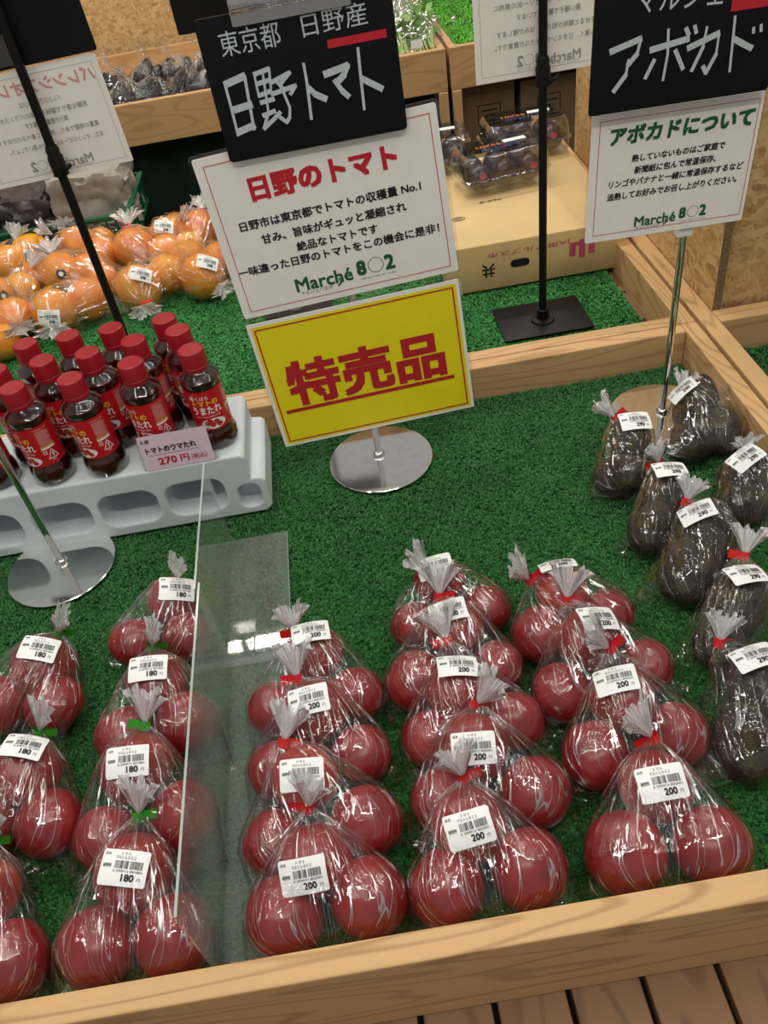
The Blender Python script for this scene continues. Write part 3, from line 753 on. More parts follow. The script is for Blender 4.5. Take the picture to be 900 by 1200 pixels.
MAIN = [[(0.0168, 0.0653), (0.0171, 0.089), (0.017, 0.1199)], [(0.0168, 0.0653), (0.04, 0.0604), (0.0385, 0.0852), (0.0365, 0.1169)], [(0.0203, 0.0921), (0.04, 0.09)], [(0.018, 0.1162), (0.0377, 0.1119)], [(0.0508, 0.0603), (0.0504, 0.0843)], [(0.0506, 0.0607), (0.0681, 0.058), (0.0656, 0.0775)], [(0.0516, 0.0706), (0.0668, 0.0691)], [(0.0514, 0.0825), (0.0656, 0.08)], [(0.0605, 0.0596), (0.057, 0.1011), (0.0486, 0.1164)], [(0.0509, 0.0899), (0.0662, 0.0888)], [(0.0503, 0.1037), (0.0646, 0.1012)], [(0.0477, 0.1176), (0.0613, 0.1096), (0.0702, 0.1034)], [(0.0675, 0.0717), (0.089, 0.0657), (0.076, 0.0756)], [(0.074, 0.0728), (0.0796, 0.0812)], [(0.0647, 0.0835), (0.0927, 0.0797), (0.0856, 0.0872)], [(0.0783, 0.0834), (0.0819, 0.1004), (0.0797, 0.1103), (0.0752, 0.1152), (0.0685, 0.1083)], [(0.1065, 0.0591), (0.1062, 0.0796), (0.1034, 0.1171)], [(0.1072, 0.0842), (0.1132, 0.092), (0.1242, 0.099)], [(0.1271, 0.0739), (0.154, 0.0696), (0.1484, 0.0783), (0.1377, 0.0851)], [(0.137, 0.0813), (0.1435, 0.0936), (0.1499, 0.1009)], [(0.1681, 0.0541), (0.1668, 0.0779), (0.165, 0.1176)], [(0.1675, 0.0853), (0.1786, 0.0927), (0.1885, 0.0994)]]
for k, s_ in enumerate(MAIN):
    small = 4 <= k <= 15
    ik.stroke(s_, .0024 if small else .0030, .0026 if small else .0046)
ik.text('東京都', .0215, .0392, .066, .0245, slope=-.01); ik.text('日野産', .112, .0352, .071, .0222, slope=-.02)
ink_on(ik, P, t, 'chalk', 'hand_lettering', .0026)
ik = Ink(); ik.rect(.1362, .0415, .2015, .0498); ink_on(ik, P, t, 'ink_red', 'red_strip', .0026)

def sign_stand(label, px, py, disc_c, R, h, mat='chrome', basemat='brushed_steel', rad=.005, zb=.0045, collar=True):
    t = thing('sign_stand', label, 'stand', (px, py, zb))
    part('base_disc', MB().lathe([(R - .0015, zb), (R, zb + .0008), (R, zb + .0022), (R - .001, zb + .003)], (disc_c[0], disc_c[1], 0), 64), basemat, t, 'auto')
    part('pole', MB().tube((px, py, zb + .003), (px, py, h), rad, 16), mat, t, 'auto')
    if collar: part('pole_collar', MB().lathe([(.0095, 0), (.0095, .003), (.0075, .006), (.0055, .007)], (px, py, zb + .003), 20), mat, t, 'auto')
    return t
st = sign_stand('chrome sign stand with round steel base, in the middle of the front tray', .008, 1.026, (.010, 1.018), .082, .655)
part('clip', P.slab(.040, -.014, .168, .0125, .0028, .0060, .002), 'clear_clip', st)
part('clip_bar', MB().tube(P.at(.042, -.006, .008), P.at(.166, -.006, .008), .007, 16), 'clear_clip', st, True)
part('clip_rod', MB().tube(P.at(.05, -.014, .004), P.at(.13, -.014, .004), .006, 14), 'chrome', st, True)
part('sign_bracket', MB().box(-.004, .020, 1.0165, 1.0205, .30, .33), 'chrome', st)

# avocado sign group ----------------------------------------------
P = Plate((.323, .472), -1.38, .998)
t = sign('paper_sign', 'white laminated sign with green heading about avocados, on the right stand', 'sign', P, .209, .1575, 'paper', lam=.002)
ik = Ink(); ik.frame(.0100, .0075, .2045, .1490, .0007); ink_on(ik, P, t, 'ink_dark_red', 'border_line')
ik = Ink(); ik.text('アボカドについて', .0225, .0378, .177, .0215, weight=.075, shear=.08); ink_on(ik, P, t, 'ink_green')
ik = Ink()
ik.text('熟していないものはご家庭で', .0525, .0607, .1165, .0092, weight=.045, shear=.1)
ik.text('新聞紙に包んで常温保存、', .0570, .0755, .1035, .0094, weight=.045, shear=.1)
ik.text('リンゴやバナナと一緒に常温保存するなど', .0258, .0895, .1712, .0094, weight=.045, shear=.1)
ik.text('追熟してお好みでお召し上がりください。', .0248, .1052, .1674, .0094, weight=.045, shear=.1)
ink_on(ik, P, t, 'ink_black'); marche(P, t, .064, .1425, .095)
P = Plate((.317, .630), -1.3, .985)
t = sign('chalk_board', 'black board hand-lettered in white for avocados, above the right stand sign', 'sign', P, .212, .153, 'black_board', lam=0, r=.004, thick=.002)
AVO = [[(0.0189, 0.0515), (0.0523, 0.0428), (0.0495, 0.0575), (0.0397, 0.0677)], [(0.0401, 0.062), (0.0385, 0.0773), (0.0254, 0.0934)], [(0.0644, 0.0557), (0.1067, 0.0499)], [(0.0823, 0.0374), (0.0846, 0.0622), (0.0823, 0.0892)], [(0.0699, 0.066), (0.0611, 0.0843)], [(0.0929, 0.0595), (0.1045, 0.0804)], [(0.1021, 0.0389), (0.1061, 0.0461)], [(0.1117, 0.0376), (0.1146, 0.0454)], [(0.1072, 0.0595), (0.1408, 0.0488), (0.1409, 0.0697), (0.132, 0.088), (0.1273, 0.0803)], [(0.1258, 0.0405), (0.1245, 0.0599), (0.1146, 0.0837)], [(0.1562, 0.0342), (0.1599, 0.0906)], [(0.1586, 0.0568), (0.1814, 0.0693)], [(0.1794, 0.0483), (0.1805, 0.054)], [(0.1876, 0.0464), (0.189, 0.0533)]]
ik = Ink()
for s_ in AVO: ik.stroke([(a + .002, b + .036) for a, b in s_], .0026, .0042)
ik.text('マルシェ', .047, .054, .095, .026, slope=.04)
ink_on(ik, P, t, 'chalk', 'hand_lettering', .0026)
ik = Ink(); ik.rect(.1525, .054, .208, .0655); ink_on(ik, P, t, 'ink_red', 'red_strip', .0026)
st = sign_stand('chrome sign stand with round steel base, among the avocado bags', .457, 1.009, (.455, 1.005), .080, .46)
part('pole_socket', MB().box(.446, .466, 1.0005, 1.0165, .298, .318, .001), 'paper_back', st)

# left chrome stand whose sign is out of frame -----------------------
sign_stand('chrome sign stand with round steel base, in front of the foam block', -.481, .906, (-.480, .898), .0795, .9)

# black stands with signs seen from behind --------------------------
def black_stand(label, x, y, zc, base, h=.95):
    t = thing('sign_stand', label, 'stand', (x, y, .0045))
    part('base_plate', MB().box(base[0], base[1], base[2], base[3], .005, .009, .0015), 'black_plastic', t, 'auto')
    part('base_hub', MB().lathe([(.022, .009), (.020, .013), (.011, .015), (.0105, .032), (.0085, .034)], (x, y, 0), 20), 'black_plastic', t, 'auto')
    part('pole', MB().tube((x, y, .03), (x, y, h), .0068, 14), 'black_plastic', t, 'auto')
    cl = part('pole_clamp', MB().lathe([(.008, -.020), (.0115, -.018), (.0115, .008), (.0095, .012), (.0105, .018), (.008, .024)], (x, y, zc), 16), 'black_plastic', t, 'auto')
    part('clamp_lever', MB().tube((x + .006, y - .012, zc - .012), (x + .022, y - .014, zc - .002), .003, 8), 'black_plastic', t, True)
    return t
black_stand('slim black sign stand with square black base, in front of the cardboard box', .354, 1.339, .432, (.272, .437, 1.288, 1.41))
black_stand('slim black sign stand rising behind the sauce bottles', -.387, 1.30, .438, (-.47, -.305, 1.25, 1.37))
P = Plate((.253, .576), 0, 1.350)
t = sign('paper_sign', 'white sign seen from behind with mirrored text, beside the right black pole', 'sign', P, .209, .148, 'paper_back', lam=0, r=.001)
ik = Ink()
for s_, v, u0, u1 in (('トロピカルな香りが特徴', .035, .028, .118), ('皮は黒紫色や黄色で、', .035, .125, .20), ('中はゼリー状の果肉に', .0540, .030, .118), ('包まれた種が詰まり', .0540, .125, .20), ('黒い種子で覆われています', .0700, .064, .160),
                      ('追熟させると酸味が和らぎ、甘みが増します', .0890, .034, .20), ('栄養も高く、ビタミンやミネラルが豊富です。', .1060, .031, .20)):
    ik.text(s_, u0, v, u1 - u0, .0082, mirror=True, weight=.01)
ink_on(ik, P, t, 'ink_faint', 'lettering', .0009)
ik = Ink(); ik.frame(.0095, .008, .2, .1400, .0005); ink_on(ik, P, t, 'ink_faint', 'border_line', .0009)
marche(P, t, .063, .1325, .099, 'ink_faint', True, .0009, 'ink_faint')
P = Plate((-.4975, .557), 2.2, 1.318)
t = sign('paper_sign', 'white sign seen from behind with mirrored red heading, beside the left black pole', 'sign', P, .211, .148, 'paper_back', lam=0, r=.001)
ik = Ink(); ik.text('バレンシアオレンジ', .018, .0315, .1835, .0185, mirror=True, weight=.04); ink_on(ik, P, t, 'ink_faint_red', 'lettering', .0009)
ik = Ink()
for s_, v, u0, u1 in (('バレンシアオレンジは', .0475, .082, .143), ('芳醇な香りで酸味と甘味のバランスが良い', .0625, .030, .176), ('果汁が豊富な品種です', .0755, .078, .142),
                      ('真夏の時期であり、冷やして食べるのがおすすめ', .0905, .022, .182), ('また、オレンジピールにするのも良いでしょう。', .1055, .040, .182)):
    ik.text(s_, u0, v, u1 - u0, .0078, mirror=True, weight=.01)
ink_on(ik, P, t, 'ink_faint', 'lettering', .0009)
ik = Ink(); ik.frame(.0085, .008, .203, .1408, .0005); ink_on(ik, P, t, 'ink_faint', 'border_line', .0009)
marche(P, t, .060, .1350, .095, 'ink_faint', True, .0009, 'ink_faint')
P = Plate((-.5040, .706), 2.2, 1.317)
t = sign('chalk_board', 'back of a black board above the mirrored sign at top left', 'sign', P, .218, .146, 'black_board_back', lam=0, r=.004, thick=.002)
part('clip', P.slab(.020, .104, .118, .142, .0022, .0034, .001), 'clear_sheet', t)
P = Plate((-.203, .664), .5, 1.60)
t = sign('chalk_board', 'back of a black board partly hidden behind the tomato board', 'sign', P, .21, .148, 'black_board_back', lam=0, r=.004, thick=.002)
black_stand('black sign stand hidden behind the yellow sale sign', -.10, 1.59, .53, (-.17, -.03, 1.53, 1.65), .66)

# pink price card ------------------------------------------------------
P = Plate((-.3215, .1680), .6, .9515, tilt=-.14)
cc = P.at(.049, .055)
t = thing('price_card', 'pink price card reading 270 yen leaning on the sauce bottles', 'price card', cc); t['_c'] = list(cc)
part('holder', P.slab(-.004, -.0035, .103, .0585, -.0015, -.0004, .002), 'clear_sheet', t)
part('card', P.slab(0, 0, .098, .054, 0, .0005, .001), 'price_pink', t)
ik = Ink(); ik.text('久原', .003, .0115, .013, .0062, weight=.02); ik.text('トマトのウマたれ', .007, .0275, .072, .0095, weight=.06); ik.rect(.009, .0305, .083, .0310)
ink_on(ik, P, t, 'ink_black')
ik = Ink(); ik.text('270', .020, .0475, .026, .0115, weight=.04); ik.text('円', .051, .0475, .0125, .011, weight=.03); ik.text('（税込）', .067, .0470, .022, .0085, weight=.02)
ink_on(ik, P, t, 'ink_dark_red')

# ---------------------------------------------------------------- shared fruit meshes (unit radius)
def ball(fn, nu=32, nv=22):
    vs = [(0, 0, fn(0, 0))]; fs = []
    vs = []; 
    for i in range(1, nv):
        th = pi * i / nv
        for j in range(nu):
            ph = 2 * pi * j / nu; r = fn(th, ph)
            vs.append((r * sin(th) * cos(ph), r * sin(th) * sin(ph), r * cos(th)))
    top = len(vs); vs.append((0, 0, fn(0, 0))); bot = len(vs); vs.append((0, 0, -fn(pi, 0)))
    for i in range(nv - 2):
        for j in range(nu):
            k = (j + 1) % nu; fs.append((i * nu + j, (i + 1) * nu + j, (i + 1) * nu + k, i * nu + k))
    for j in range(nu):
        k = (j + 1) % nu; fs.append((top, j, k)); fs.append((bot, (nv - 2) * nu + k, (nv - 2) * nu + j))
    mb = MB(); mb.add(vs, fs); return mb
TOM = []
for k in range(4):
    rnd = random.Random(k); ph0 = rnd.uniform(0, 6); nl = rnd.choice([4, 5, 5, 6]); am = rnd.uniform(.012, .028)
    def fn(th, ph, am=am, nl=nl, ph0=ph0):
        sq = .90 + .10 * sin(th) ** 1.2                      # slightly flattened
        lobe = 1 + am * sin(th) ** 2 * cos(nl * ph + ph0) * (1 if th < pi / 2 else .6) + .012 * cos(2 * ph + ph0)
        dim = 1 - .05 * math.exp(-(th / .22) ** 2) - .10 * math.exp(-((pi - th) / .3) ** 2)
        return sq * lobe * dim
    TOM.append(mesh('tomato', ball(fn), 'tomato', True))
TOMB = TOM[1].copy(); TOMB.materials[0] = MATS['tomato_blush']
scar = MB()
for k in range(5):
    a = 2 * pi * k / 5; b = a + .25
    scar.add([(0, 0, .868), (.035 * cos(a - .35), .035 * sin(a - .35), .866), (.10 * cos(a), .10 * sin(a), .868), (.035 * cos(a + .35), .035 * sin(a + .35), .866)], [(0, 1, 2, 3)])
SCAR = mesh('blossom_scar', scar, 'blossom_scar')
ORG = mesh('orange', ball(lambda th, ph: 1 - .03 * cos(th) ** 4 - .03 * math.exp(-((pi - th) / .2) ** 2)), 'orange_peel', True)
def avo_fn(th, ph):
    # long axis z, narrow end at +z
    z = cos(th); r = 1.0 / math.sqrt((sin(th) / (1.0 - .20 * max(z, -.3))) ** 2 + (z / 1.46) ** 2)
    return r + .012 * noise.noise(Vector((sin(th) * cos(ph), sin(th) * sin(ph), z)) * 9)
AVO_M = mesh('avocado', ball(avo_fn, 36, 30), 'avocado_skin', True)
nub = MB().lathe([(.10, 1.41), (.11, 1.46), (.06, 1.48)], n=10); NUB = mesh('stem_nub', nub, 'stem_nub', True)
EGG = mesh('eggplant', ball(lambda th, ph: 1.0 / math.sqrt((sin(th) / .8) ** 2 + (cos(th) / (1.7 if cos(th) > 0 else 1.2)) ** 2), 20, 16), 'eggplant_skin', True)
PLUM = mesh('dark_fruit', ball(lambda th, ph: 1 + .02 * cos(3 * ph) * sin(th), 24, 16), 'plum_skin', True)

ICO = []
bm = bmesh.new(); bmesh.ops.create_icosphere(bm, subdivisions=3, radius=1); ICO = [v.co.copy() for v in bm.verts]; bm.free()

def hull_bvh(pts):
    bm = bmesh.new()
    for p in pts: bm.verts.new(p)
    r = bmesh.ops.convex_hull(bm, input=bm.verts[:])
    bmesh.ops.delete(bm, geom=[g for g in r['geom_interior'] if isinstance(g, bmesh.types.BMVert)], context='VERTS')
    bmesh.ops.recalc_face_normals(bm, faces=bm.faces[:])
    b = BVHTree.FromBMesh(bm); bm.free(); return b

def bag_mesh(spheres, neck, end, side, rnd, ymin=-9, nu=200, nv=44, pleat=.0045, loose=.0022, corners=.010, fl=.0015, zmin=.0065, ncrease=(7, 13, 23)):
    """film skin round the fruit: convex hull of the fruit, neck and seam corners, resampled in rings and pleated"""
    neck = Vector(neck); end = Vector(end); side = Vector(side).normalized()
    pts = []
    for (c, r, ax) in spheres:
        c = Vector(c)
        for p in ICO:
            q = Vector((p.x * (r + fl), p.y * (r + fl), p.z * (r + fl)))
            if ax is not None:                                     # stretched fruit
                q = q + ax * (q.dot(ax) * .46)
            pts.append(c + q)
    d = (end - neck); d.normalize()
    u0 = side; u1 = d.cross(u0).normalized(); u0 = u1.cross(d).normalized()
    for k in range(8): pts.append(neck + (u0 * cos(k * pi / 4) + u1 * sin(k * pi / 4)) * .004)
    if corners:
        hw = max(abs((Vector(c) - end).dot(side)) + r for c, r, ax in spheres)
        for s in (-1, 1):
            q = end + side * s * (hw + corners * .6) + d * corners; q.z = zmin + .001; pts.append(q)
            q2 = q.copy(); q2.z += .003; pts.append(q2)
    for p in pts: p.z = max(p.z, zmin); p.y = max(p.y, ymin)
    bvh = hull_bvh(pts)
    far = max((p - neck).dot(d) for p in pts)
    L = far * .985
    ph = [rnd.uniform(0, 6.28) for _ in range(6)]; sd = rnd.uniform(0, 50)
    vs = []; uv = []
    # centre line: neck -> centre of mass -> end
    cm = sum((Vector(c) for c, r, a in spheres), Vector()) / len(spheres)
    for i in range(nv + 1):
        t = (i / nv) ** 1.15; t = max(t, .004)
        c = neck + d * (L * t)
        bow = sin(pi * min(t, 1)) ; tgt = (cm - neck) - d * (cm - neck).dot(d); c = c + tgt * min(1, t * 3)
        c.z = max(c.z, zmin + .004)
        for j in range(nu):
            a = 2 * pi * j / nu; dr = u0 * cos(a) + u1 * sin(a)
            hit = bvh.ray_cast(c, dr)
            r = (hit[0] - c).length if hit[0] else .004
            w_ = 0
            for k, n_ in enumerate(ncrease):
                w_ += (1 - abs(sin(n_ * a * .5 + ph[k] + t * (k + 1) * .5))) ** 7 * (.7, .6, .5)[k % 3]
            amp = pleat * min(1, t * 9) * ((1 - t) ** 1.2 * .7 + .32)
            p = c + dr * (r + amp * w_)
            nz = noise.noise(Vector((p.x * 38 + sd, p.y * 38, p.z * 38))); nz2 = noise.noise(Vector((p.x * 110, p.y * 110 + sd, p.z * 110)))
            p = p + dr * (max(nz, -.1) * loose + abs(nz2) * loose * .5)
            if p.z < zmin - .001: p.z = zmin - .001
            p.y = max(p.y, ymin)
            if ymin > 0 and p.y < 1.14: p.x = min(p.x, .5405)
            vs.append(p); uv.append((abs(2.0 * j / nu - 1), t))
    fs = []
    for i in range(nv):
        for j in range(nu):
            k = (j + 1) % nu; fs.append((i * nu + j, i * nu + k, (i + 1) * nu + k, (i + 1) * nu + j))
    e = len(vs); vs.append(neck + d * far * .992 + ((cm - neck) - d * (cm - neck).dot(d))); vs[-1].z = max(vs[-1].z, zmin); uv.append((.5, 1))
    for j in range(nu): fs.append((nv * nu + j, nv * nu + (j + 1) % nu, e))
    mb = MB(); mb.add(vs, fs); return mb, uv, bvh

def tail_mesh(neck, tip, rnd, n=54, m=9, spread=.62, flat=.45):
    neck = Vector(neck); tip = Vector(tip); d = tip - neck; L = d.length; d.normalize()
    u = d.cross(Vector((0, 0, 1))); u = u.normalized() if u.length > .1 else Vector((1, 0, 0)); v = d.cross(u).normalized()
    ph = [rnd.uniform(0, 6.28) for _ in range(4)]; vs = []; uv = []
    for i in range(m + 1):
        t = i / m
        for j in range(n):
            a = 2 * pi * j / n
            R = .0035 + L * spread * t ** 1.1
            ruf = 1 + (.20 * sin(9 * a + ph[0]) + .22 * sin(14 * a + ph[1] + t) + .18 * sin(23 * a + ph[2])) * t ** .4
            edge = 1 + .16 * t * sin(5 * a + ph[3]) + .10 * t * sin(13 * a + ph[1])
            p = neck + d * (L * t * edge) + u * (R * ruf * cos(a)) + v * (R * flat * ruf * sin(a))
            vs.append(p); uv.append((abs(2 * j / n - 1), t))
    fs = [(i * n + j, i * n + (j + 1) % n, (i + 1) * n + (j + 1) % n, (i + 1) * n + j) for i in range(m) for j in range(n)]
    mb = MB(); mb.add(vs, fs); return mb, uv

def tie_mesh(neck, d, side, sgn, flag=.013, hw=.0055):
    neck = Vector(neck); d = Vector(d).normalized(); s = Vector(side); s = (s - d * s.dot(d)).normalized(); w2 = d.cross(s).normalized()
    mb = MB(); vs = []; n = 20
    for k in (-1, 1):
        for j in range(n):
            a = 2 * pi * j / n; vs.append(neck + d * (k * hw) + s * (.0062 * cos(a)) + w2 * (.0052 * sin(a)))
    mb.add(vs, [(j, (j + 1) % n, n + (j + 1) % n, n + j) for j in range(n)])
    for dz in (-.0005, .0005):                                      # the two glued ends of the tape stick out
        a = neck + s * sgn * .0055 + w2 * dz
        f = s * sgn * flag + w2 * dz * .5
        mb.add([a - d * hw, a + d * hw, a + f + d * hw * .96 + w2 * .002, a + f - d * hw * .96 + w2 * .002], [(0, 1, 2, 3)])
    return mb

STW, STH = .0438, .0315
def sticker_parts(t, pos, nrm, up, rot, price, R=.055, head='トマト'):
    nrm = Vector(nrm).normalized(); up = Vector(up); up = (up - nrm * up.dot(nrm)).normalized(); rt_ = up.cross(nrm).normalized()
    q = Matrix.Rotation(radians(rot), 3, nrm); up = q @ up; rt_ = q @ rt_
    off = Vector(t.location); pos = Vector(pos)
    def fn(u, v, o=.0006):
        x = u - STW / 2; y = STH / 2 - v
        return pos + rt_ * x + up * y + nrm * (o - (x * x * .6 + y * y) / (2 * R)) - off
    mb = MB(); nx, ny = 12, 8; r = .0025
    def clampc(u, v):                                               # rounded corners
        for cu, cv in ((r, r), (STW - r, r), (r, STH - r), (STW - r, STH - r)):
            if (u < r or u > STW - r) and (v < r or v > STH - r) and abs(u - cu) <= r + 1e-9 and abs(v - cv) <= r + 1e-9:
                e = Vector((u - cu, v - cv))
                if e.length > r: e = e.normalized() * r; return cu + e.x, cv + e.y
        return u, v
    us = [0, r * .3, r] + [r + (STW - 2 * r) * i / 8 for i in range(1, 8)] + [STW - r, STW - r * .3, STW]
    vv = [0, r * .3, r] + [r + (STH - 2 * r) * i / 5 for i in range(1, 5)] + [STH - r, STH - r * .3, STH]
    mb.add([fn(*clampc(u, v)) for v in vv for u in us], [(j * len(us) + i, (j + 1) * len(us) + i, (j + 1) * len(us) + i + 1, j * len(us) + i + 1) for j in range(len(vv) - 1) for i in range(len(us) - 1)])
    st = part('price_sticker', mb, 'sticker_paper', t, True, world=False)
    ik = Ink()
    ik.text('品名', .0022, .0052, .0052, .0026, weight=.01)
    ik.text(head, .0175, .0048, .0085 if len(head) < 4 else .011, .0028, weight=.005); ik.text('マルシェ８０２', .0130, .0085, .0185, .0030, weight=.005)
    ik.text('¥999', .0025, .0165, .0078, .0038, weight=.03)
    rb = random.Random(5); x = .0135
    while x < .0395:
        w_ = rb.choice([.0003, .0003, .0006, .0009])
        if not (.0262 < x < .0274): 
            for a, b in ((.0098, .0133), (.0133, .0168)): ik.rect(x, a, min(x + w_, .0397), b)
        x += w_ + rb.choice([.0003, .0004, .0006])
    ik.text('0 299913 80' + price + '1', .0128, .0199, .0270, .0021, weight=.01)
    ik.text(price, .0215, .0275, .0120, .0064, weight=.06); ik.text('円', .0362, .0268, .0030, .0032)
    mbp = MB(); mbp.v = [fn(u * STW / .044, v * STH / .0315, .0009 + l * LAY) for (u, v), l in zip(ik.v, ik.l)]; mbp.f = ik.f
    part('print', mbp, 'ink_black', st, world=False)
    return st

def bagged(label, cat, group, kind, fruits, tie, tail, stick, rot, price, tape, seed, head='トマト', pleat=.0055, corners=.014, tail_spread=.5, near=(0, -1, 0)):
    """fruits: (x, y, z, r[, axis]) ; one thing per bag: fruit, plastic_bag, bag_tail, neck_tie, price_sticker"""
    rnd = random.Random(seed)
    c = Vector((sum(f[0] for f in fruits) / len(fruits), sum(f[1] for f in fruits) / len(fruits), .006))
    t = thing('bag_of_' + kind, label, cat, c, group)
    sph = []
    for i, f in enumerate(fruits):
        p = Vector(f[:3]); r = f[3]
        if kind == 'tomatoes':
            me = TOMB if (seed % 7 == 0 and i == 2) else TOM[rnd.randrange(4)]
            rx, ry = rnd.uniform(-.9, .7), rnd.uniform(-.6, .6)
            o = link('tomato', me, t, p - c, (rx, ry, rnd.uniform(0, 6.28)), (r, r, r))
            link('blossom_scar', SCAR, o); sph.append((p, r, None))
        elif kind == 'oranges':
            o = link('orange', ORG, t, p - c, (rnd.uniform(-3, 3), rnd.uniform(-3, 3), 0), (r, r, r)); sph.append((p, r, None))
        else:
            ax = Vector(f[4]).normalized(); q = ax.to_track_quat('Z', 'Y')
            o = link('avocado', AVO_M, t, p - c, q.to_euler(), (r, r, r)); link('stem_nub', NUB, o); sph.append((p, r, ax))
    near = Vector(near)
    tie = Vector(tie)
    bt = [s for s in sph if (s[0] - tie).dot(near) > 0] or sph
    far = max(bt, key=lambda s: (s[0] - tie).length)
    mid = sum((s[0] for s in sph if s is not sph[-1] or kind != 'tomatoes'), Vector()) / (len(sph) - (1 if kind == 'tomatoes' else 0)) if kind == 'tomatoes' else far[0]
    dd = (mid - tie); dd.z *= .6; dd.normalize()
    end = mid + dd * far[1] * 1.0; end.z = .025
    side = dd.cross(Vector((0, 0, 1))).normalized()
    mb, uv, bvh = bag_mesh(sph, tie, end, side, rnd, ymin=.290, corners=corners, pleat=pleat)
    part('plastic_bag', mb, 'avocado_bag_film' if kind == 'avocados' else 'bag_film', t, True, uv)
    tv = (Vector(tail) - tie); L = min(max(tv.length, .030), .037)
    tipp = tie + tv.normalized() * L
    mb, uv = tail_mesh(tie + tv.normalized() * .004, tipp, rnd, spread=tail_spread)
    part('bag_tail', mb, 'tail_film', t, True, uv)
    if tape:
        part('neck_tie', tie_mesh(tie, tv, (1, .1, .15), rnd.choice([-1, 1]) if seed % 3 else 1), tape, t)
    if stick is not None:
        top = Vector(fruits[2][:3]) if kind == 'tomatoes' else Vector(fruits[0][:3])
        S = Vector(stick); loc, nr, _, dist = bvh.find_nearest(S)
        n1 = (S - top).normalized()
        n_ = (n1 * .75 + nr * .25).normalized()
        # lift until the sheet clears the film
        posn = S + n_ * (.0042 + max(0, (loc - S).dot(n_)))
        sticker_parts(t, posn, n_, (0, 1, .35), rot, price, head=head)
    return t

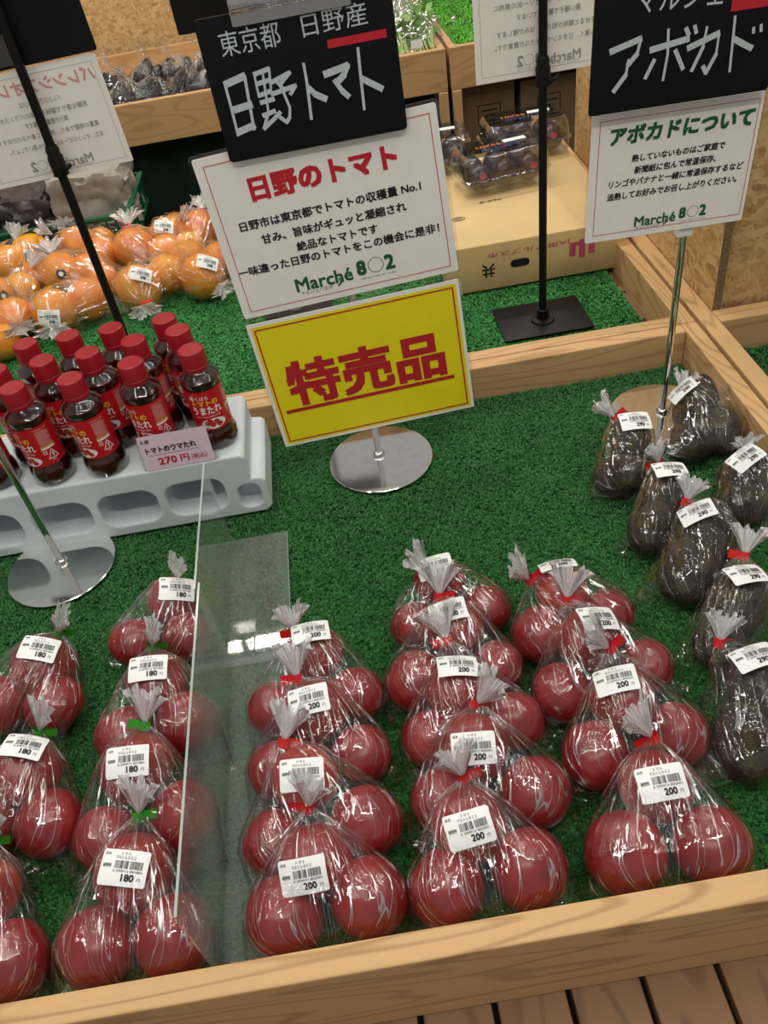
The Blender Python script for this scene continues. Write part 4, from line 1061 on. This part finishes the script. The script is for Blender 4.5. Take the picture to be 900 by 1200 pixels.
TOMATO_BAGS = [
 ('front bag of the rightmost 200 yen tomato row, red tie', '200', 'red', ((0.1662, 0.3307, 0.0355, 0.0382), (0.245, 0.3255, 0.0339, 0.0364), (0.2119, 0.3821, 0.05, 0.0355), (0.2215, 0.4213, 0.074), (0.207, 0.4355, 0.106), (0.2088, 0.3676, 0.0866), 0)),
 ('second bag from the front, rightmost 200 yen tomato row, red tie', '200', 'red', ((0.1707, 0.4353, 0.0327, 0.0351), (0.2588, 0.4434, 0.0305, 0.0328), (0.2133, 0.4831, 0.05, 0.0343), (0.216, 0.5349, 0.074), (0.1939, 0.5436, 0.106), (0.205, 0.4842, 0.0874), 0)),
 ('third bag from the front, rightmost 200 yen tomato row, red tie', '200', 'red', ((0.159, 0.5169, 0.0307, 0.033), (0.2589, 0.5334, 0.0285, 0.0306), (0.2004, 0.5673, 0.05, 0.0348), (0.1902, 0.6124, 0.074), (0.198, 0.6283, 0.106), (0.2112, 0.5664, 0.0873), 0)),
 ('rearmost bag of the rightmost 200 yen tomato row, red tie', '200', 'red', ((0.1571, 0.6007, 0.0318, 0.0342), (0.2412, 0.6141, 0.0294, 0.0316), (0.1935, 0.6442, 0.05, 0.0319), (0.1571, 0.6519, 0.074), (0.1413, 0.6561, 0.106), (0.1921, 0.6595, 0.0825), 0)),
 ('front bag of the middle 200 yen tomato row, red tie', '200', 'red', ((-0.003, 0.3289, 0.034, 0.0366), (0.0754, 0.3328, 0.0341, 0.0367), (0.0281, 0.3757, 0.05, 0.0369), (0.0314, 0.4151, 0.074), (0.0272, 0.4258, 0.106), (0.0266, 0.357, 0.0863), 6)),
 ('second bag from the front, middle 200 yen tomato row, red tie', '200', 'red', ((0.0086, 0.4165, 0.0306, 0.0329), (0.1002, 0.407, 0.0334, 0.0359), (0.0483, 0.4559, 0.05, 0.037), (0.0603, 0.4951, 0.074), (0.0826, 0.5, 0.106), (0.0466, 0.4369, 0.0863), -6)),
 ('third bag from the front, middle 200 yen tomato row, red tie', '200', 'red', ((0.0089, 0.4881, 0.0308, 0.0331), (0.0994, 0.4918, 0.0301, 0.0323), (0.0441, 0.5297, 0.05, 0.0338), (0.0452, 0.5851, 0.074), (0.0393, 0.6038, 0.106), (0.0488, 0.5359, 0.087), -8)),
 ('fourth bag from the front, middle 200 yen tomato row, red tie', '200', 'red', ((0.0027, 0.5649, 0.0327, 0.0352), (0.0977, 0.5691, 0.0275, 0.0296), (0.0587, 0.6145, 0.05, 0.0342), (0.0476, 0.6514, 0.074), (0.0528, 0.6722, 0.106), (0.0524, 0.6141, 0.0877), 5)),
 ('rearmost bag of the middle 200 yen tomato row, red tie', '200', 'red', ((0.0136, 0.6495, 0.0282, 0.0304), (0.1031, 0.6552, 0.0283, 0.0305), (0.0527, 0.6936, 0.05, 0.032), (0.0436, 0.6908, 0.074), (0.0259, 0.6992, 0.106), (0.0496, 0.6885, 0.0855), 6)),
 ('front bag of the 200 yen tomato row right of the clear divider, red tie', '200', 'red', ((-0.1554, 0.3288, 0.0347, 0.0373), (-0.0761, 0.3327, 0.0341, 0.0367), (-0.1221, 0.3688, 0.05, 0.0358), (-0.1228, 0.4125, 0.074), (-0.1154, 0.4215, 0.106), (-0.128, 0.344, 0.0806), 0)),
 ('second bag from front, 200 yen tomato row right of the clear divider, red tie', '200', 'red', ((-0.1647, 0.4029, 0.0302, 0.0325), (-0.071, 0.4067, 0.0334, 0.0359), (-0.1281, 0.4557, 0.05, 0.0353), (-0.1444, 0.4896, 0.074), (-0.1306, 0.516, 0.106), (-0.1251, 0.441, 0.0863), -4)),
 ('third bag from front, 200 yen tomato row right of the clear divider, red tie', '200', 'red', ((-0.1617, 0.4842, 0.029, 0.0312), (-0.0691, 0.4852, 0.0299, 0.0321), (-0.111, 0.5349, 0.05, 0.0358), (-0.1279, 0.5686, 0.074), (-0.1282, 0.5919, 0.106), (-0.1136, 0.5256, 0.0886), 4)),
 ('rearmost bag of the 200 yen tomato row right of the clear divider, red tie', '200', 'red', ((-0.1597, 0.5624, 0.0309, 0.0332), (-0.0685, 0.5628, 0.03, 0.0323), (-0.1085, 0.6156, 0.05, 0.0332), (-0.1274, 0.6354, 0.074), (-0.1286, 0.644, 0.106), (-0.1074, 0.6189, 0.087), 3)),
 ('front bag of the 180 yen tomato row left of the clear divider, green tie', '180', 'green', ((-0.3333, 0.3305, 0.0341, 0.0366), (-0.2595, 0.3286, 0.0347, 0.0373), (-0.2994, 0.3859, 0.05, 0.0389), (-0.2934, 0.4362, 0.074), (-0.2859, 0.4496, 0.106), (-0.2939, 0.3742, 0.0909), -14)),
 ('second bag from front, 180 yen tomato row left of the clear divider, green tie', '180', 'green', ((-0.3393, 0.4386, 0.0312, 0.0335), (-0.2595, 0.4479, 0.0338, 0.0364), (-0.3086, 0.5026, 0.05, 0.039), (-0.2974, 0.5427, 0.074), (-0.2905, 0.5605, 0.106), (-0.3043, 0.4881, 0.0903), -2)),
 ('third bag from front, 180 yen tomato row left of the clear divider, green tie', '180', 'green', ((-0.3324, 0.5587, 0.0326, 0.035), (-0.2612, 0.563, 0.0336, 0.0361), (-0.2971, 0.6126, 0.05, 0.0361), (-0.3002, 0.6519, 0.074), (-0.289, 0.6533, 0.106), (-0.2948, 0.6061, 0.0895), -2)),
 ('rearmost bag of the 180 yen tomato row left of the clear divider, green tie', '180', 'green', ((-0.3387, 0.6994, 0.0302, 0.0325), (-0.2727, 0.6953, 0.0292, 0.0314), (-0.2886, 0.7418, 0.05, 0.032), (-0.2775, 0.7519, 0.074), (-0.2682, 0.757, 0.106), (-0.2739, 0.7322, 0.0814), -2)),
 ('front bag of the tomato row at the left edge, green tie', '180', 'green', ((-0.486, 0.3346, 0.0335, 0.036), (-0.415, 0.3328, 0.0334, 0.0359), (-0.449, 0.3928, 0.05, 0.035), (-0.4437, 0.4368, 0.074), (-0.4311, 0.4452, 0.106), (-0.4396, 0.3838, 0.0868), 0)),
 ('middle bag of the tomato row at the left edge, green tie', '180', 'green', ((-0.4741, 0.4749, 0.0321, 0.0345), (-0.4046, 0.4672, 0.0336, 0.0361), (-0.4348, 0.5218, 0.05, 0.0382), (-0.4176, 0.5573, 0.074), (-0.4042, 0.5664, 0.106), (-0.4222, 0.5291, 0.0896), -18)),
 ('rear bag of the tomato row at the left edge, green tie', '180', 'green', ((-0.4983, 0.6356, 0.0336, 0.0361), (-0.4266, 0.6209, 0.0332, 0.0357), (-0.4425, 0.6691, 0.05, 0.0387), (-0.4204, 0.7002, 0.074), (-0.4055, 0.7, 0.106), (-0.4318, 0.6637, 0.091), -16)),
]
AVOCADO_BAGS = [
 ('avocado bag left of the round stand base', ([(0.3752, 0.9271, 0.038, 0.0304), (0.342, 0.8538, 0.03, 0.0313)], (0.3623, 0.9529, 0.055), (0.3415, 0.9678, 0.08), (0.3769, 0.9175, 0.071))),
 ('three-avocado bag right of the chrome pole, in the tray corner', ([(0.4919, 0.9668, 0.038, 0.0351), (0.4638, 0.9013, 0.03, 0.031), (0.508, 0.915, 0.03, 0.0312)], (0.4702, 0.983, 0.055), (0.4843, 0.9967, 0.08), (0.4683, 0.9723, 0.0687))),
 ('avocado bag just in front of the round stand base', ([(0.3814, 0.8018, 0.038, 0.0281), (0.3425, 0.7447, 0.03, 0.0302)], (0.3832, 0.8364, 0.055), (0.3804, 0.8416, 0.08), (0.3849, 0.8044, 0.0698))),
 ('large avocado bag with red tie and 290 yen sticker, leftmost in mid row', ([(0.3998, 0.7101, 0.038, 0.0373), (0.3576, 0.6624, 0.03, 0.0369)], (0.3892, 0.7554, 0.055), (0.4023, 0.7675, 0.08), (0.3835, 0.7119, 0.0759))),
 ('avocado bag by the right rail, above the 290 yen bags', ([(0.4979, 0.8046, 0.038, 0.0316), (0.4711, 0.7551, 0.03, 0.0304)], (0.4949, 0.82, 0.055), (0.495, 0.8219, 0.08), (0.4856, 0.8002, 0.0711))),
 ('avocado bag with red tie at the right edge, second from the front', ([(0.3896, 0.5951, 0.038, 0.0343), (0.3494, 0.5526, 0.03, 0.0291)], (0.4172, 0.6469, 0.055), (0.4297, 0.6658, 0.08), (0.3953, 0.6014, 0.0753))),
 ('front avocado bag at the lower right edge of the photo', ([(0.3602, 0.4849, 0.038, 0.0323), (0.3221, 0.4259, 0.03, 0.0332)], (0.3377, 0.5314, 0.055), (0.347, 0.5463, 0.08), (0.3554, 0.4921, 0.0733))),
]
ORANGE_BAGS = [
 ('orange bag in front of the left black pole, tail toward the bottles', ([(-0.6135, 1.6496, 0.0466, 0.0491), (-0.5466, 1.6845, 0.0437, 0.046)], (-0.6059, 1.5963, 0.05), (-0.6023, 1.5527, 0.03), (-0.6089, 1.5987, 0.0612))),
 ('orange bag in front centre with red tie, right of the black pole', ([(-0.436, 1.6912, 0.0475, 0.05), (-0.3811, 1.749, 0.0412, 0.0434)], (-0.4174, 1.6093, 0.05), (-0.4204, 1.5739, 0.03), (-0.4156, 1.6632, 0.0889))),
 ('orange bag standing upright with red tie and white plume', ([(-0.4692, 1.9056, 0.0475, 0.05), (-0.3901, 1.8591, 0.0412, 0.0434)], (-0.4741, 1.9414, 0.075), (-0.4932, 2.0011, 0.1), None)),
 ('orange bag nearest the white sign, front right of the pile', ([(-0.296, 1.6903, 0.0475, 0.05), (-0.3351, 1.8068, 0.0403, 0.0424), (-0.2635, 1.7748, 0.0398, 0.0419)], (-0.2716, 1.6554, 0.05), (-0.2736, 1.6645, 0.03), (-0.274, 1.6638, 0.0891))),
 ('orange bag at the right rear, plume standing up by the sign', ([(-0.3205, 1.9408, 0.0475, 0.05), (-0.34, 1.8747, 0.0375, 0.0395)], (-0.307, 1.9913, 0.075), (-0.3056, 1.9798, 0.1), None)),
 ('orange bag lying behind the upright one with white sticker', ([(-0.3973, 1.9545, 0.0428, 0.045), (-0.3789, 2.0147, 0.0356, 0.0374)], (-0.3619, 1.943, 0.075), (-0.3456, 1.9048, 0.1), (-0.3913, 1.9233, 0.0801))),
 ('orange bag with a round black fruit label, left of the pole', ([(-0.6314, 1.8336, 0.0475, 0.05), (-0.5643, 1.8142, 0.0443, 0.0466), (-0.5295, 1.783, 0.0362, 0.0381)], (-0.6487, 1.8805, 0.075), (-0.6556, 1.8971, 0.1), None)),
 ('orange bag behind the labelled one, left rear', ([(-0.6135, 1.966, 0.0471, 0.0496), (-0.5495, 1.9126, 0.0421, 0.0443)], (-0.637, 1.9611, 0.075), (-0.6464, 1.9658, 0.1), None)),
 ('orange bag at the front left of the pile', ([(-0.7012, 1.6575, 0.0432, 0.0455), (-0.7563, 1.786, 0.04, 0.0421)], (-0.6385, 1.5142, 0.075), (-0.6003, 1.4313, 0.1), None)),
 ('orange bag at the left edge, middle of the pile', ([(-0.7154, 1.7952, 0.0401, 0.0422), (-0.6955, 1.8663, 0.0374, 0.0394)], (-0.6913, 1.8257, 0.075), (-0.689, 1.8196, 0.1), None)),
 ('orange bag at the left edge, rear of the pile', ([(-0.7738, 1.9369, 0.0465, 0.049), (-0.7295, 1.9836, 0.0474, 0.0499)], (-0.7612, 1.9641, 0.075), (-0.7603, 1.9455, 0.1), None)),
 ('orange bag cut off at the lower left of the pile', ([(-0.7101, 1.5718, 0.0364, 0.0383), (-0.7602, 1.6022, 0.0369, 0.0388)], (-0.7158, 1.5653, 0.075), (-0.7072, 1.5346, 0.1), None)),
 ('orange bag rearmost by the green basket', ([(-0.6381, 2.0917, 0.0366, 0.0385), (-0.5652, 2.0069, 0.0355, 0.0373)], (-0.641, 2.0437, 0.075), (-0.6454, 2.0059, 0.1), None)),
]
TH = .0055   # produce rests on the tips of the pile
for i, (lab, price, tape, (bl, br, tp, tie, tail, stk, rot)) in enumerate(TOMATO_BAGS):
    fr = [(f[0], f[1], f[2] + TH * .6, f[3]) for f in (bl, br, tp)]
    bagged(lab, 'bag of tomatoes', 'bagged tomatoes in rows on the turf', 'tomatoes', fr, tie, tail, stk, rot, price, tape + '_tape', 11 + i)
AX = {0: [(.2, .9, .15), (.9, -.1, .1)], 1: [(.3, .5, .6), (.8, .5, .1), (.35, .9, .1)], 2: [(.4, .8, .2), (.5, .7, .1)], 3: [(.3, .95, .1), (.4, .9, 0)], 4: [(.9, .3, .1), (.9, .2, 0)], 5: [(.6, .7, .1), (.3, .9, .1)], 6: [(.4, .85, .2), (.2, 1, 0)]}
for i, (lab, (fr, tie, tail, stk)) in enumerate(AVOCADO_BAGS):
    fr = [tuple(f[:2]) + (f[2] + .001, f[3]) + (AX[i][k],) for k, f in enumerate(fr)]
    fr = [(f[0], f[1], f[2], f[3] * .96, f[4]) for f in fr]
    bagged(lab, 'bag of avocados', 'bagged avocados on the right of the tray', 'avocados', fr, tie, tail, stk, (-4, 20, -6, 6, 24, 2, 8)[i], '290', 'red_tape' if i != 1 else None, 71 + i, head='アボカド', corners=.008, pleat=.006)
for i, (lab, (fr, tie, tail, stk)) in enumerate(ORANGE_BAGS):
    fr = [f[:2] + (f[2] * .96 + .004, f[3] * .96) for f in fr]
    cx = sum(f[0] for f in fr) / len(fr); cy = sum(f[1] for f in fr) / len(fr)
    t3 = Vector(tie); cv = Vector((cx, cy, .045)); dv = t3 - Vector(fr[0][:3])
    mn = fr[0][3] + .012
    if dv.length < mn: t3 = Vector(fr[0][:3]) + dv.normalized() * mn
    if dv.length > mn * 1.5: t3 = Vector(fr[0][:3]) + dv.normalized() * mn * 1.2
    t3.z = max(t3.z, .02)
    dt = (t3 - Vector(fr[0][:3])).normalized(); tl = t3 + dt * .045
    if tl.z < .015: tl.z = .015
    o = bagged(lab, 'bag of oranges', 'bagged oranges piled in the rear tray', 'oranges', fr, t3, tl, stk, -8, '298', 'red_tape' if i in (1, 2, 4) else None, 101 + i, head='オレンジ', corners=.012, pleat=.010, tail_spread=.8)
    if i in (6, 8):                                                 # small round fruit label
        c = Vector(fr[i == 8][:3]); r = fr[i == 8][3]; n_ = (CAMPOS - c).normalized(); u = n_.orthogonal().normalized(); v = n_.cross(u)
        mb = MB(); mb.add([c + n_ * (r + .0012) + (u * cos(2 * pi * k / 20) + v * sin(2 * pi * k / 20)) * .011 for k in range(20)], [tuple(range(20))]); part('fruit_label', mb, 'ink_black', o)
        mb = MB(); mb.add([c + n_ * (r + .0018) + (u * cos(2 * pi * k / 20) + v * sin(2 * pi * k / 20)) * .005 for k in range(20)], [tuple(range(20))]); part('fruit_label', mb, 'sticker_paper', o)

# ---------------------------------------------------------------- cardboard box with three clear packs
bx = thing('cardboard_box', 'shallow cardboard box with upside-down print behind the black pole, carrying the clear packs', 'box', (.38, 1.75, .0065))
part('box_body', MB().box(.205, .563, 1.493, 1.975, .0065, .102, .0025), 'cardboard', bx, 'auto')
P = Plate((.205, .102), 0, 1.4925); bx['_c'] = list(bx.location)
hs = Ink()
hs.poly([(.133 + .008 * cos(a), .048 + .008 * sin(a)) for a in [pi / 2 + pi * k / 8 for k in range(9)]] + [(.155 + .008 * cos(a), .048 + .008 * sin(a)) for a in [-pi / 2 + pi * k / 8 for k in range(9)]])
hs.f = [f[::-1] for f in hs.f]; ink_on(hs, P, bx, 'dark_hole', 'hand_hole', .0006)
ik = Ink(); ik.text('共', .068, .068, .026, .028, weight=.03); ik.v = [(u, .108 - v) for u, v in ik.v]; ik.f = [f[::-1] for f in ik.f]
ink_on(ik, P, bx, 'ink_black', 'print', .0006)
ik = Ink(); ik.text('JA南アルプス市', 0, .012, .165, .012); ik.v = [(.245 - u, .028 - v) for u, v in ik.v]
for k in range(4): pass
for (a, b, c_) in ((.243, .018, .046), (.262, .014, .052), (.281, .018, .046)): ik.rect(a, b + .008, a + .012, c_ + .008)
ik.n = 3
ik.poly([(.243 + .0475 * (1 - cos(pi * k / 10)) / 2 * 1.05, .026 + .007 * sin(pi * k / 10)) for k in range(11)])
ink_on(ik, P, bx, 'ink_pink', 'print', .0006)
ik = Ink(); ik.ring(.255, 1.63, .014, .010, .0015); ik.ring(.255, 1.63, .009, .0062, .0012); ik.text('共', .249, 1.634, .011, .008)
ik.text('ももJA', .31, 1.70, .05, .014)
mb = MB(); mb.v = [(u, v, .1026 + l * LAY) for (u, v), l in zip(ik.v, ik.l)]; mb.f = ik.f; part('print', mb, 'ink_black', bx)

def rrect(hx, hy, r, n=7):
    pts = []
    for (cx, cy, a0) in ((hx - r, hy - r, 0), (-hx + r, hy - r, pi / 2), (-hx + r, -hy + r, pi), (hx - r, -hy + r, 1.5 * pi)):
        for k in range(n + 1):
            a = a0 + pi / 2 * k / n; pts.append((cx + r * cos(a), cy + r * sin(a)))
    return pts
def densify(pts, m=3):
    out = []
    for i in range(len(pts)):
        a = pts[i]; b = pts[(i + 1) % len(pts)]
        L = math.hypot(a[0] - b[0], a[1] - b[1]); k = max(1, int(L / .008))
        for q in range(k): out.append((a[0] + (b[0] - a[0]) * q / k, a[1] + (b[1] - a[1]) * q / k))
    return out
def clam(prof, hx, hy):
    base = densify(rrect(hx, hy, .022)); n = len(base); mb = MB(); vs = []; uv = []
    for i, (s, z, sc_) in enumerate(prof):
        for j, (x, y) in enumerate(base):
            sx = (hx - (1 - s) * .05) / hx; sy2 = (hy - (1 - s) * .05) / hy
            scal = 1 + sc_ * (abs(sin(x / hx * pi * 1.5)) if abs(y) > hy - .02 else abs(sin(y / hy * pi)))
            vs.append((x * sx * scal, y * sy2 * scal, z)); uv.append((j / n, i / len(prof)))
    fs = [(i * n + j, i * n + (j + 1) % n, (i + 1) * n + (j + 1) % n, (i + 1) * n + j) for i in range(len(prof) - 1) for j in range(n)]
    fs.append(tuple((len(prof) - 1) * n + j for j in range(n)))
    mb.add(vs, fs); return mb, uv
def pack(label, loc, rz):
    t = thing('fruit_pack', label, 'fruit pack', loc, 'clear packs on the cardboard box', (0, 0, rz))
    hx, hy = .098, .066
    mb, uv = clam([(1.02, .034, 0), (.98, .033, 0), (.96, .028, 0), (.84, .010, .05), (.74, .0012, .03)], hx, hy)
    part('lower_tray', mb, 'clamshell', t, 'auto', uv, world=False)
    mb, uv = clam([(1.03, .0352, 0), (.99, .0365, 0), (.93, .038, .012), (.90, .050, .025), (.83, .066, .03), (.76, .077, .012), (.71, .081, 0)], hx, hy)
    part('lid', mb, 'clamshell', t, 'auto', uv, world=False)
    for i in range(3):
        for j in range(2):
            r = .0275; link('dark_fruit', PLUM, t, (-.056 + .056 * i, -.028 + .056 * j, .0035 + r), (random.uniform(0, 3), random.uniform(0, 3), 0), (r, r, r))
    lb = part('pack_label', MB().box(.012, .062, .0, .016, .0820, .0824), 'sticker_paper', t, world=False)
    for st_, mt, x0, y0, wd, z in (('パッションフルーツ', 'ink_blue', -.045, -.026, .085, .0822), ('トロピカル', 'ink_orange', -.05, -.006, .055, .0822)):
        ik = Ink(); ik.text(st_, x0, 0, wd, .012, weight=.04); mb = MB(); mb.v = [(u, y0 - v, z + l * LAY) for (u, v), l in zip(ik.v, ik.l)]; mb.f = [f for f in ik.f]; part('lettering', mb, mt, t, world=False)
    for k, xx in enumerate((-.056, .056)):
        ik = Ink(); ik.disc(xx, 0, .008, .006, 12);         mb = MB(); mb.add([(xx + .008 * cos(a), -.0565 - .002, .044 + .007 * sin(a)) for a in [2 * pi * q / 12 for q in range(12)]], [tuple(range(12))])
        part('fruit_label', mb, 'ink_pink', t, world=False)
    return t
pack('clear plastic pack of dark purple fruit, front one on the cardboard box', (.375, 1.78, .1035), .12)
pack('clear plastic pack of dark purple fruit, rear right on the cardboard box', (.465, 1.935, .1035), .0)
pack('clear plastic pack of dark purple fruit, half hidden behind the white sign', (.245, 1.925, .1035), -.05)

# ---------------------------------------------------------------- green basket with paper bags
bk = thing('plastic_basket', 'dark green plastic basket behind the oranges at left', 'basket', (-.66, 2.16, .0))
X0, X1, Y0, Y1, ZB, ZT = -.86, -.49, 2.045, 2.33, .004, .085
mb = MB()
for (a, b_, c_, d) in ((X0, X1, Y0, Y0 + .008), (X0, X1, Y1 - .008, Y1), (X0, X0 + .008, Y0, Y1), (X1 - .008, X1, Y0, Y1)):
    mb.box(a, b_, c_, d, ZT - .014, ZT, .001); mb.box(a, b_, c_, d, ZB, ZB + .010, .001)
part('rim', mb, 'green_basket', bk)
mb = MB(); mb.box(X0 - .006, X1 + .006, Y0 - .006, Y0, ZT - .005, ZT); mb.box(X1, X1 + .006, Y0, Y1, ZT - .005, ZT); part('lip', mb, 'green_basket', bk)
mb = MB()
k = X0 + .02
while k < X1 - .01:
    mb.box(k, k + .005, Y0 + .001, Y0 + .006, ZB + .010, ZT - .014); mb.box(k, k + .005, Y1 - .006, Y1 - .001, ZB + .010, ZT - .014); k += .024
k = Y0 + .02
while k < Y1 - .01:
    mb.box(X0 + .001, X0 + .006, k, k + .005, ZB + .010, ZT - .014); mb.box(X1 - .006, X1 - .001, k, k + .005, ZB + .010, ZT - .014); k += .024
mb.box(X0 + .01, X1 - .01, Y0 + .003, Y0 + .005, .042, .048); mb.box(X1 - .005, X1 - .003, Y0 + .01, Y1 - .01, .042, .048)
o = part('lattice', mb, 'green_basket', bk); o['kind'] = 'stuff'
part('basket_floor', MB().box(X0 + .008, X1 - .008, Y0 + .008, Y1 - .008, ZB, ZB + .004), 'green_basket', bk)
def crumpled(name, mat, c, s, seed, label, cat, amp=.16, group=None):
    bm = bmesh.new(); bmesh.ops.create_cube(bm, size=2); bmesh.ops.subdivide_edges(bm, edges=bm.edges[:], cuts=14, use_grid_fill=True)
    for v in bm.verts:
        p = v.co.copy(); q = p.normalized(); m_ = p.lerp(q * 1.2, .16)
        n1 = noise.noise(p * 1.7 + Vector((seed, 0, 0))); n2 = abs(noise.noise(p * 3.6 + Vector((0, seed, 0))))
        m_ = m_ * (1 + amp * n1 * 1.6 - amp * 1.5 * n2)
        v.co = Vector((m_.x * s[0], m_.y * s[1], m_.z * s[2]))
    mn = min(v.co.z for v in bm.verts)
    bm.verts.ensure_lookup_table(); mb = MB(); mb.add([v.co + Vector((0, 0, -mn)) for v in bm.verts], [[v.index for v in f.verts] for f in bm.faces]); bm.free()
    o = link(name, mesh(name, mb, mat, 'auto'), None, c); tag(o, label, cat, group); return o
crumpled('paper_bag', 'paper_bag_grey', (-.585, 2.19, .0085), (.095, .09, .075), 3.1, 'pale grey crumpled paper bag in the green basket', 'paper bag', .13)
crumpled('paper_bag', 'paper_bag_dark', (-.755, 2.17, .0085), (.075, .085, .062), 8.4, 'dark crumpled paper bag at the left in the green basket', 'paper bag')
t = thing('wooden_box', 'brown wooden box end behind the green basket at left', 'box', (-.95, 2.42, 0))
part('box_board', MB().box(-1.3, -.62, 2.42, 2.445, .004, .13, TR), 'slat_x', t); part('box_board', MB().box(-.645, -.62, 2.4455, 2.5, .004, .13, TR), 'slat_y', t)

# ---------------------------------------------------------------- bagged eggplants and greens in the back crate
rnd = random.Random(4)
EP = [(-.60, 2.58), (-.515, 2.60), (-.43, 2.575), (-.345, 2.60), (-.255, 2.58), (-.56, 2.70), (-.465, 2.73), (-.37, 2.71), (-.275, 2.72)]
side_l = ['first', 'second', 'third', 'fourth', 'fifth']
for i, (x, y) in enumerate(EP):
    lab = ('front row of bagged eggplants in the back crate, %s from the left' % side_l[i]) if i < 5 else ('rear row of bagged eggplants in the back crate, %s from the left' % side_l[i - 5]) if i < 9 else ['bagged eggplants behind the tomato board, left of two', 'bagged eggplants behind the tomato board, right of two'][i - 9]
    z0 = .128 + (.05 if i < 5 else .065); c = Vector((x, y, z0 - .05 + .0))
    t = thing('bag_of_eggplants', lab, 'bag of eggplants', c, 'bagged eggplants in the back crate'); sph = []
    for k in range(3):
        p = Vector((x + (k - 1) * .026, y + rnd.uniform(-.02, .02), z0 + .012 * (k == 1) + rnd.uniform(0, .01))); ax = Vector((rnd.uniform(-.5, .5), rnd.uniform(-.4, .4), 1)).normalized()
        link('eggplant', EGG, t, p - c, ax.to_track_quat('Z', 'Y').to_euler(), (.029, .029, .032)); sph.append((p, .032, ax))
    tie = Vector((x + rnd.uniform(-.02, .02), y, z0 + .075))
    mb, uv, _b = bag_mesh(sph, tie, Vector((x, y, z0 - .05)), Vector((1, 0, 0)), rnd, nu=56, nv=22, pleat=.02, loose=.010, corners=0, zmin=.1135)
    part('plastic_bag', mb, 'crumpled_film', t, False, uv)
    mb, uv = tail_mesh(tie, tie + Vector((rnd.uniform(-.02, .02), -.01, .03)), rnd, n=30, m=5, spread=.8); part('bag_tail', mb, 'crumpled_film', t, False, uv)
for i, (x, y, lab) in enumerate([(.30, 2.60, 'clear bag of leafy greens in the back crate, nearest'), (.315, 2.74, 'clear bag of leafy greens behind the nearest one')]):
    c = Vector((x, y, .1125)); t = thing('bag_of_greens', lab, 'bag of greens', c, 'bagged greens in the back crate')
    mb = MB()
    for k in range(34):
        x0 = x + rnd.uniform(-.065, .07); y0 = y - .05 + rnd.uniform(-.01, .02); mb.tube((x0, y0, .12 + rnd.uniform(.06, .085)), (x0 + rnd.uniform(-.02, .02), y0 + .09, .23 + rnd.uniform(-.02, .02)), .0022, 6)
    o = part('stem', mb, 'stem_green', t); o['kind'] = 'stuff'
    mb = MB()
    for k in range(90):
        p = Vector((x + rnd.uniform(-.07, .07), y + rnd.uniform(.0, .1), .22 + rnd.uniform(-.02, .05))); a = Vector((rnd.uniform(-1, 1), rnd.uniform(-1, 1), rnd.uniform(-.2, 1))).normalized(); b = a.orthogonal().normalized()
        mb.add([p, p + a * .02 + b * .012, p + a * .045, p + a * .02 - b * .012], [(0, 1, 2, 3)])
    o = part('leaf', mb, 'leaf_green', t); o['kind'] = 'stuff'
    sph = [(Vector((x - .04, y, .20)), .06, None), (Vector((x + .04, y, .20)), .06, None), (Vector((x, y + .06, .23)), .065, None)]
    mb, uv, _b = bag_mesh(sph, Vector((x, y + .11, .33)), Vector((x, y - .05, .16)), Vector((1, 0, 0)), rnd, nu=56, nv=22, pleat=.012, loose=.008, corners=.01, zmin=.1135)
    part('plastic_bag', mb, 'crumpled_film', t, False, uv)
    part('price_sticker', MB().box(x - .002, x + .030, y - .066, y - .0655, .215, .235), 'sticker_paper', t)
sign_stand('chrome sign stand standing on the far bright turf', .495, 2.99, (.495, 2.985), .08, .62, zb=.17, rad=.004)
